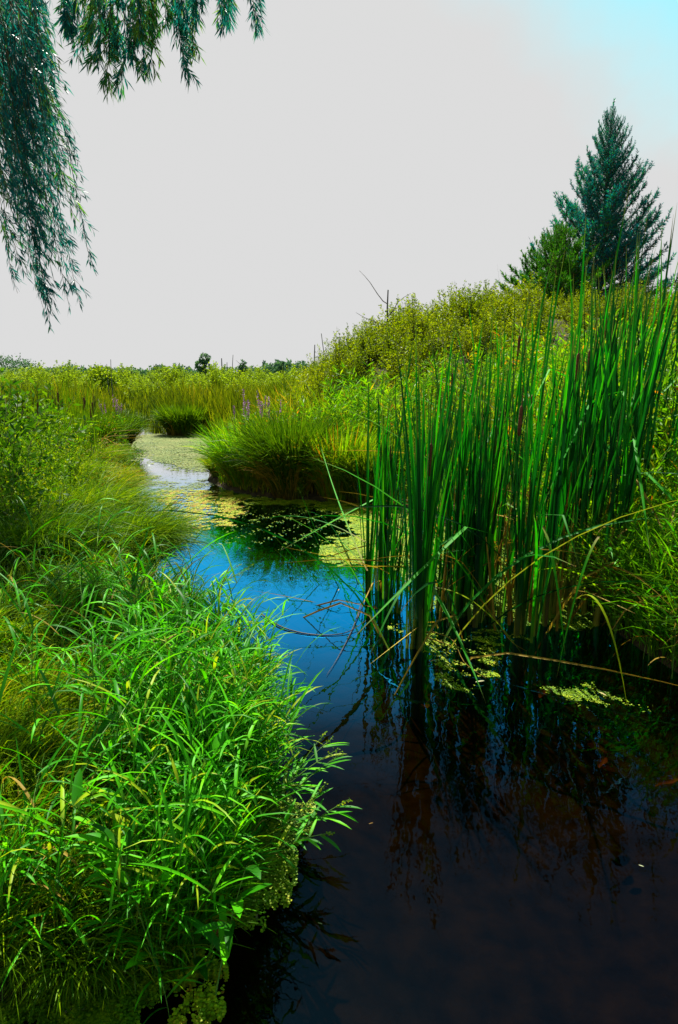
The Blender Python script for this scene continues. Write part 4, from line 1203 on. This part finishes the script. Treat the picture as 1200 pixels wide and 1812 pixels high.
# sunken leaves lighting up under water
for j, (px, py, lab, s) in enumerate(((955, 1232, 'glowing orange sunken leaf near the small duckweed patch', 1.1), (1160, 1388, 'orange brown sunken leaf near the picture edge', 1.1), (1075, 1330, 'dull amber sunken leaf', .9),
                          (1090, 1362, 'small amber sunken leaf', .6), (1060, 1355, 'faint brown sunken leaf', .7), (750, 1245, 'brown sunken leaf below the front cattail clump', .8), (870, 1200, 'orange sunken leaf beside a dry reed', .6))):
    x, y = W(px, py, -.05)
    me = cl[j % 2].copy(); me.materials.clear(); me.materials.append(M['sunkleaf'])
    tag(link('sunken_leaf', me, None, (x, y, -.06), U(0, 6.28), s), lab, 'leaf', 'sunken leaves')

# bent stalks lying on the pool
def water_stalk(pts_px, zs, r, mat, label, name='floating_stalk'):
    P_ = np.array([[(*W(px, py, z), z) for (px, py), z in zip(pts_px, zs)]], float)
    # smooth the polyline
    k_ = P_.shape[1]; t = np.linspace(0, k_ - 1, 4 * k_); i_ = np.minimum(t.astype(int), k_ - 2); f = (t - i_)[:, None]
    pp = P_[0]
    a = pp[np.maximum(i_ - 1, 0)]; b = pp[i_]; c = pp[i_ + 1]; e = pp[np.minimum(i_ + 2, k_ - 1)]
    S_ = .5 * ((2 * b) + (-a + c) * f + (2 * a - 5 * b + 4 * c - e) * f ** 2 + (-a + 3 * b - 3 * c + e) * f ** 3)
    me = Geo().add(*tubes(S_[None], np.interp(np.linspace(0, 1, len(S_)), [0, .5, 1], [r, r * .8, r * .25])[None], 5)).mesh(name, mat, True)
    return tag(link(name, me), label, 'reed stalk', 'fallen reeds on the water')
dk = plain_mat('wet_stalk', (0.02, 0.015, 0.01), (0.05, 0.035, 0.02), 20, .5)
water_stalk([(462, 1086), (500, 1110), (555, 1123), (610, 1120), (648, 1098)], [.012, .008, .006, .008, .03], .006, dk, 'dark curved dead stalk lying on the blue water')
water_stalk([(640, 1065), (625, 1110), (600, 1160), (578, 1195)], [.03, .01, .008, .008], .004, dk, 'thin straight dead stalk crossing the curved one')
water_stalk([(735, 1130), (758, 1118), (800, 1132), (822, 1172), (860, 1200)], [.05, .12, .10, .04, .006], .004, M['drycattail'], 'arched orange dry stalk in front of the bright clump')
water_stalk([(755, 1128), (780, 1136), (803, 1145)], [.02, .03, .02], .005, M['drycattail'], 'short orange dry stalk lying beside the arched one')
water_stalk([(850, 1060), (880, 1100), (905, 1135), (932, 1152)], [.30, .15, .06, .008], .004, M['drycattail'], 'orange tipped dry stalk slanting into black water')

# long blades broken down over the water
def arch_blade(p0, z0, p1, z1, top, w, label, mat=None):
    a = np.array([*W(*p0, z0), z0]); b = np.array([*W(*p1, z1), z1])
    s = np.linspace(0, 1, 12)[:, None]
    C_ = a * (1 - s) + b * s; C_[:, 2] += (4 * top * s * (1 - s))[:, 0]
    dirv = norm(b - a); side = norm(np.cross(dirv, [0, 0, 1.0]))
    hw = w * .5 * np.interp(s[:, 0], [0, .4, .8, 1], [.9, 1, .6, .05])[:, None]
    V_ = np.stack([C_ - side * hw + [0, 0, .002], C_, C_ + side * hw + [0, 0, .002]], 1).reshape(-1, 3)
    i_ = np.arange(11) * 3
    Q_ = np.concatenate([np.stack([i_ + j, i_ + j + 1, i_ + j + 4, i_ + j + 3], -1) for j in (0, 1)])
    return tag(link('fallen_blade', Geo().add(V_, Q_, .7, np.repeat(s[:, 0], 3)).mesh('fallen_blade', mat or M['cattail'])), label, 'reed blade', 'broken reed blades over the water')
arch_blade((745, 1010), .40, (860, 1245), .0, .06, .022, 'long green blade broken down from the front clump into black water')
arch_blade((735, 1010), .42, (655, 1160), .02, .05, .018, 'green blade folded down on the stream side of the front clump')
arch_blade((648, 960), .42, (470, 918), .30, .10, .014, 'long arching green blade reaching out over the pool')
arch_blade((650, 1010), .25, (560, 760), .95, -.12, .014, 'narrow blade slanting up and out over the pool')
arch_blade((770, 1040), .35, (925, 1160), .01, .10, .016, 'olive blade fallen across the dry stalks', M['sedge'])
arch_blade((960, 930), .75, (1000, 1160), .05, .12, .018, 'dull green blade drooping beside the weeds')
arch_blade((1060, 950), .8, (985, 1200), .02, .15, .016, 'grey green blade hanging from the bank to black water')
arch_blade((1020, 1060), .45, (1110, 1250), .02, .22, .016, 'pale arched blade dipping to the water below the weeds', M['sedge'])
arch_blade((640, 1000), .3, (590, 950), .1, .03, .010, 'thin curled blade near the golden duckweed')

# ------------------------------------------------------------------ willow
def willow():
    t = thing('willow_tree', 'weeping willow whose leafy strands hang in from the top corner', 'willow tree', (-6.8, 6.2, .25))
    link('trunk', trunk_mesh('trunk', [(0, 0, -.3), (.1, .05, 1.5), (.35, .1, 3.2), (.6, .1, 5.0)], [.42, .34, .27, .2], M['bark'], 12), t)
    def limb(pts_, r0, r1):
        C_ = np.array([pts_], float) - np.array([-6.8, 6.2, .25])
        link('limb', Geo().add(*tubes(C_, np.linspace(r0, r1, len(pts_))[None], 7)).mesh('limb', M['bark'], True), t)
    limb([(-6.3, 6.3, 4.6), (-5.0, 6.4, 6.2), (-3.2, 6.4, 6.9), (-1.2, 6.2, 7.0), (.4, 5.9, 6.7)], .15, .03)
    limb([(-6.3, 6.3, 5.0), (-5.2, 6.9, 6.4), (-3.6, 7.2, 7.0)], .12, .03)
    limb([(-6.3, 6.2, 4.2), (-5.4, 4.8, 5.2), (-4.2, 3.2, 5.7), (-2.2, 2.0, 5.8), (-.6, 1.4, 5.6)], .13, .03)
    def strand(p0, p1, width, nt_, dens=1.0, leafL=.085):
        """p0 top, p1 tip (world)"""
        p0 = np.array(p0, float); p1 = np.array(p1, float)
        k_ = 12; s = np.linspace(0, 1, k_)[:, None]
        C_ = p0 * (1 - s) + p1 * s
        hor = (p1 - p0) * [1, 1, 0]
        C_ = C_ - hor * .25 * np.sin(pi * s) * s + np.cumsum(rng.normal(size=(k_, 3)) * [.012, .012, 0], 0)
        L_ = np.linalg.norm(p1 - p0)
        C_ = C_[None]
        P, T, tt, _ = along(C_, nt_, .05, .93)
        tw = shoots(P, U(0, 6.28, nt_), U(2.2, 2.7, nt_), U(2.85, 3.1, nt_), width * U(.6, 1.7, nt_) * (1.15 - .55 * tt), 5)
        dv = norm(hor + 1e-6) if np.linalg.norm(hor) > .02 else np.zeros(3)
        tw = tw + (np.linspace(0, 1, 5)[None, :, None] * width * .35) * dv
        allc = Geo()
        allc.add(*tubes(C_, np.linspace(.006, .0018, k_)[None], 3)); allc.add(*tubes(tw, np.broadcast_to(np.linspace(.002, .001, 5), tw.shape[:2]), 3))
        b = link('hanging_branch', allc.mesh('hanging_branch', M['twig']), t, tuple(-np.array([-6.8, 6.2, .25])))
        g = Geo()
        for Cx, per in ((C_, int(L_ * 40 * dens)), (tw, int(9 * dens) + 1)):
            P, T, tt, i_ = along(Cx, per, .0, 1.0)
            sv = norm(np.cross(T, rng.normal(size=P.shape)))
            g.add(*leaves(P, T * 1.1 + sv * .55, leafL * U(.7, 1.25, len(P)), .0115 * U(.8, 1.2, len(P)), np.clip(U(0, .85) + .25 * U(-1, 1, len(P)), 0, 1)))
        link('leaves', g.mesh('leaves', M['willow']), b)
    def S(px0, py0, px1, py1, y, width=.16, nt_=26, dens=1.0, leafL=.085):
        X0, Z0 = XZ(px0, py0, y); X1, Z1 = XZ(px1, py1, y)
        strand((X0, y, Z0), (X1, y, Z1), width, nt_, dens, leafL)
    # curtain down the edge: tips follow its outline
    edge = [(150, 490, 60, -60), (140, 540, 50, -60), (98, 585, 10, 60), (120, 545, 20, 0), (108, 560, 5, 50), (78, 555, -20, 80), (70, 520, -25, 60), (36, 520, -60, 60), (45, 490, -40, 60),
            (125, 400, 45, -60), (132, 455, 40, -60), (112, 330, 40, -80), (98, 250, 35, -80), (95, 215, 40, -80), (82, 130, 45, -80), (70, 90, 40, -80), (62, 60, 30, -60),
            (95, 470, 0, 0), (60, 450, -30, 0), (20, 450, -70, 0), (5, 400, -80, 0), (85, 380, 0, -20), (60, 340, -10, -30), (30, 340, -40, -30), (75, 300, 10, -60), (45, 260, -10, -60), (20, 280, -40, -60),
            (5, 240, -50, -80), (60, 190, 10, -80), (30, 180, -10, -80), (10, 140, -20, -80), (50, 110, 10, -80), (10, 330, -70, -20), (25, 400, -50, 20), (50, 400, -20, 20), (100, 430, 10, 0), (70, 420, -10, 0), (110, 500, 20, 0), (85, 500, 0, 40), (130, 510, 40, -20)]
    for (x1, y1, x0, y0) in edge:
        yy = U(5.9, 7.4)
        S(x0, y0, x1, y1, yy, .15, int(10 + abs(y1 - y0) / 20), .8)
    for j in range(22):
        y1 = U(60, 430); x1 = U(-50, float(np.interp(y1, [60, 250, 430], [50, 80, 105])))
        S(x1 - 60, y1 - U(200, 330), x1, y1, U(5.9, 7.6), .18, 24, .8)
    top = [(112, 80, 100, -60), (124, 60, 118, -60), (138, 108, 132, -60), (145, 60, 145, -60), (172, 112, 168, -60), (180, 70, 178, -60), (205, 168, 185, -60), (222, 145, 208, -60), (200, 110, 190, -60),
           (240, 110, 225, -60), (262, 130, 245, -60), (276, 128, 262, -60), (268, 60, 262, -60), (285, 50, 282, -60), (250, 80, 238, -60), (300, 45, 290, -60), (318, 100, 295, -60), (332, 148, 308, -60), (312, 70, 300, -60),
           (352, 98, 345, 35), (364, 45, 355, -60), (382, 20, 378, -60), (402, 48, 395, -60), (420, 38, 412, -60), (395, 30, 388, -60), (454, 48, 438, -40), (440, 20, 432, -60), (330, 20, 328, -60), (158, 90, 152, -60), (190, 60, 188, -60), (215, 90, 210, -60), (345, 15, 340, -60)]
    for (x1, y1, x0, y0) in top:
        S(x0, y0 - 60, x1, y1, U(5.6, 6.6), .13, int(14 + abs(y1 - y0) / 12), 1.0)
        X0, Z0 = XZ(x0, y0 - 60, 6.1)
    # over the camera: seen only as a dark reflection and as shade
    for j in range(16):
        x = U(-2.2, .1); y = U(.9, 2.2)
        z1 = U(3.4, 4.6)
        strand((x - .1, y, 5.7), (x + .1, y, z1), .2, 16, .8)
willow()

n_tri = sum(len(m.polygons) * 2 for m in bpy.data.meshes)
print('triangles', n_tri, 'objects', len(scene.objects))
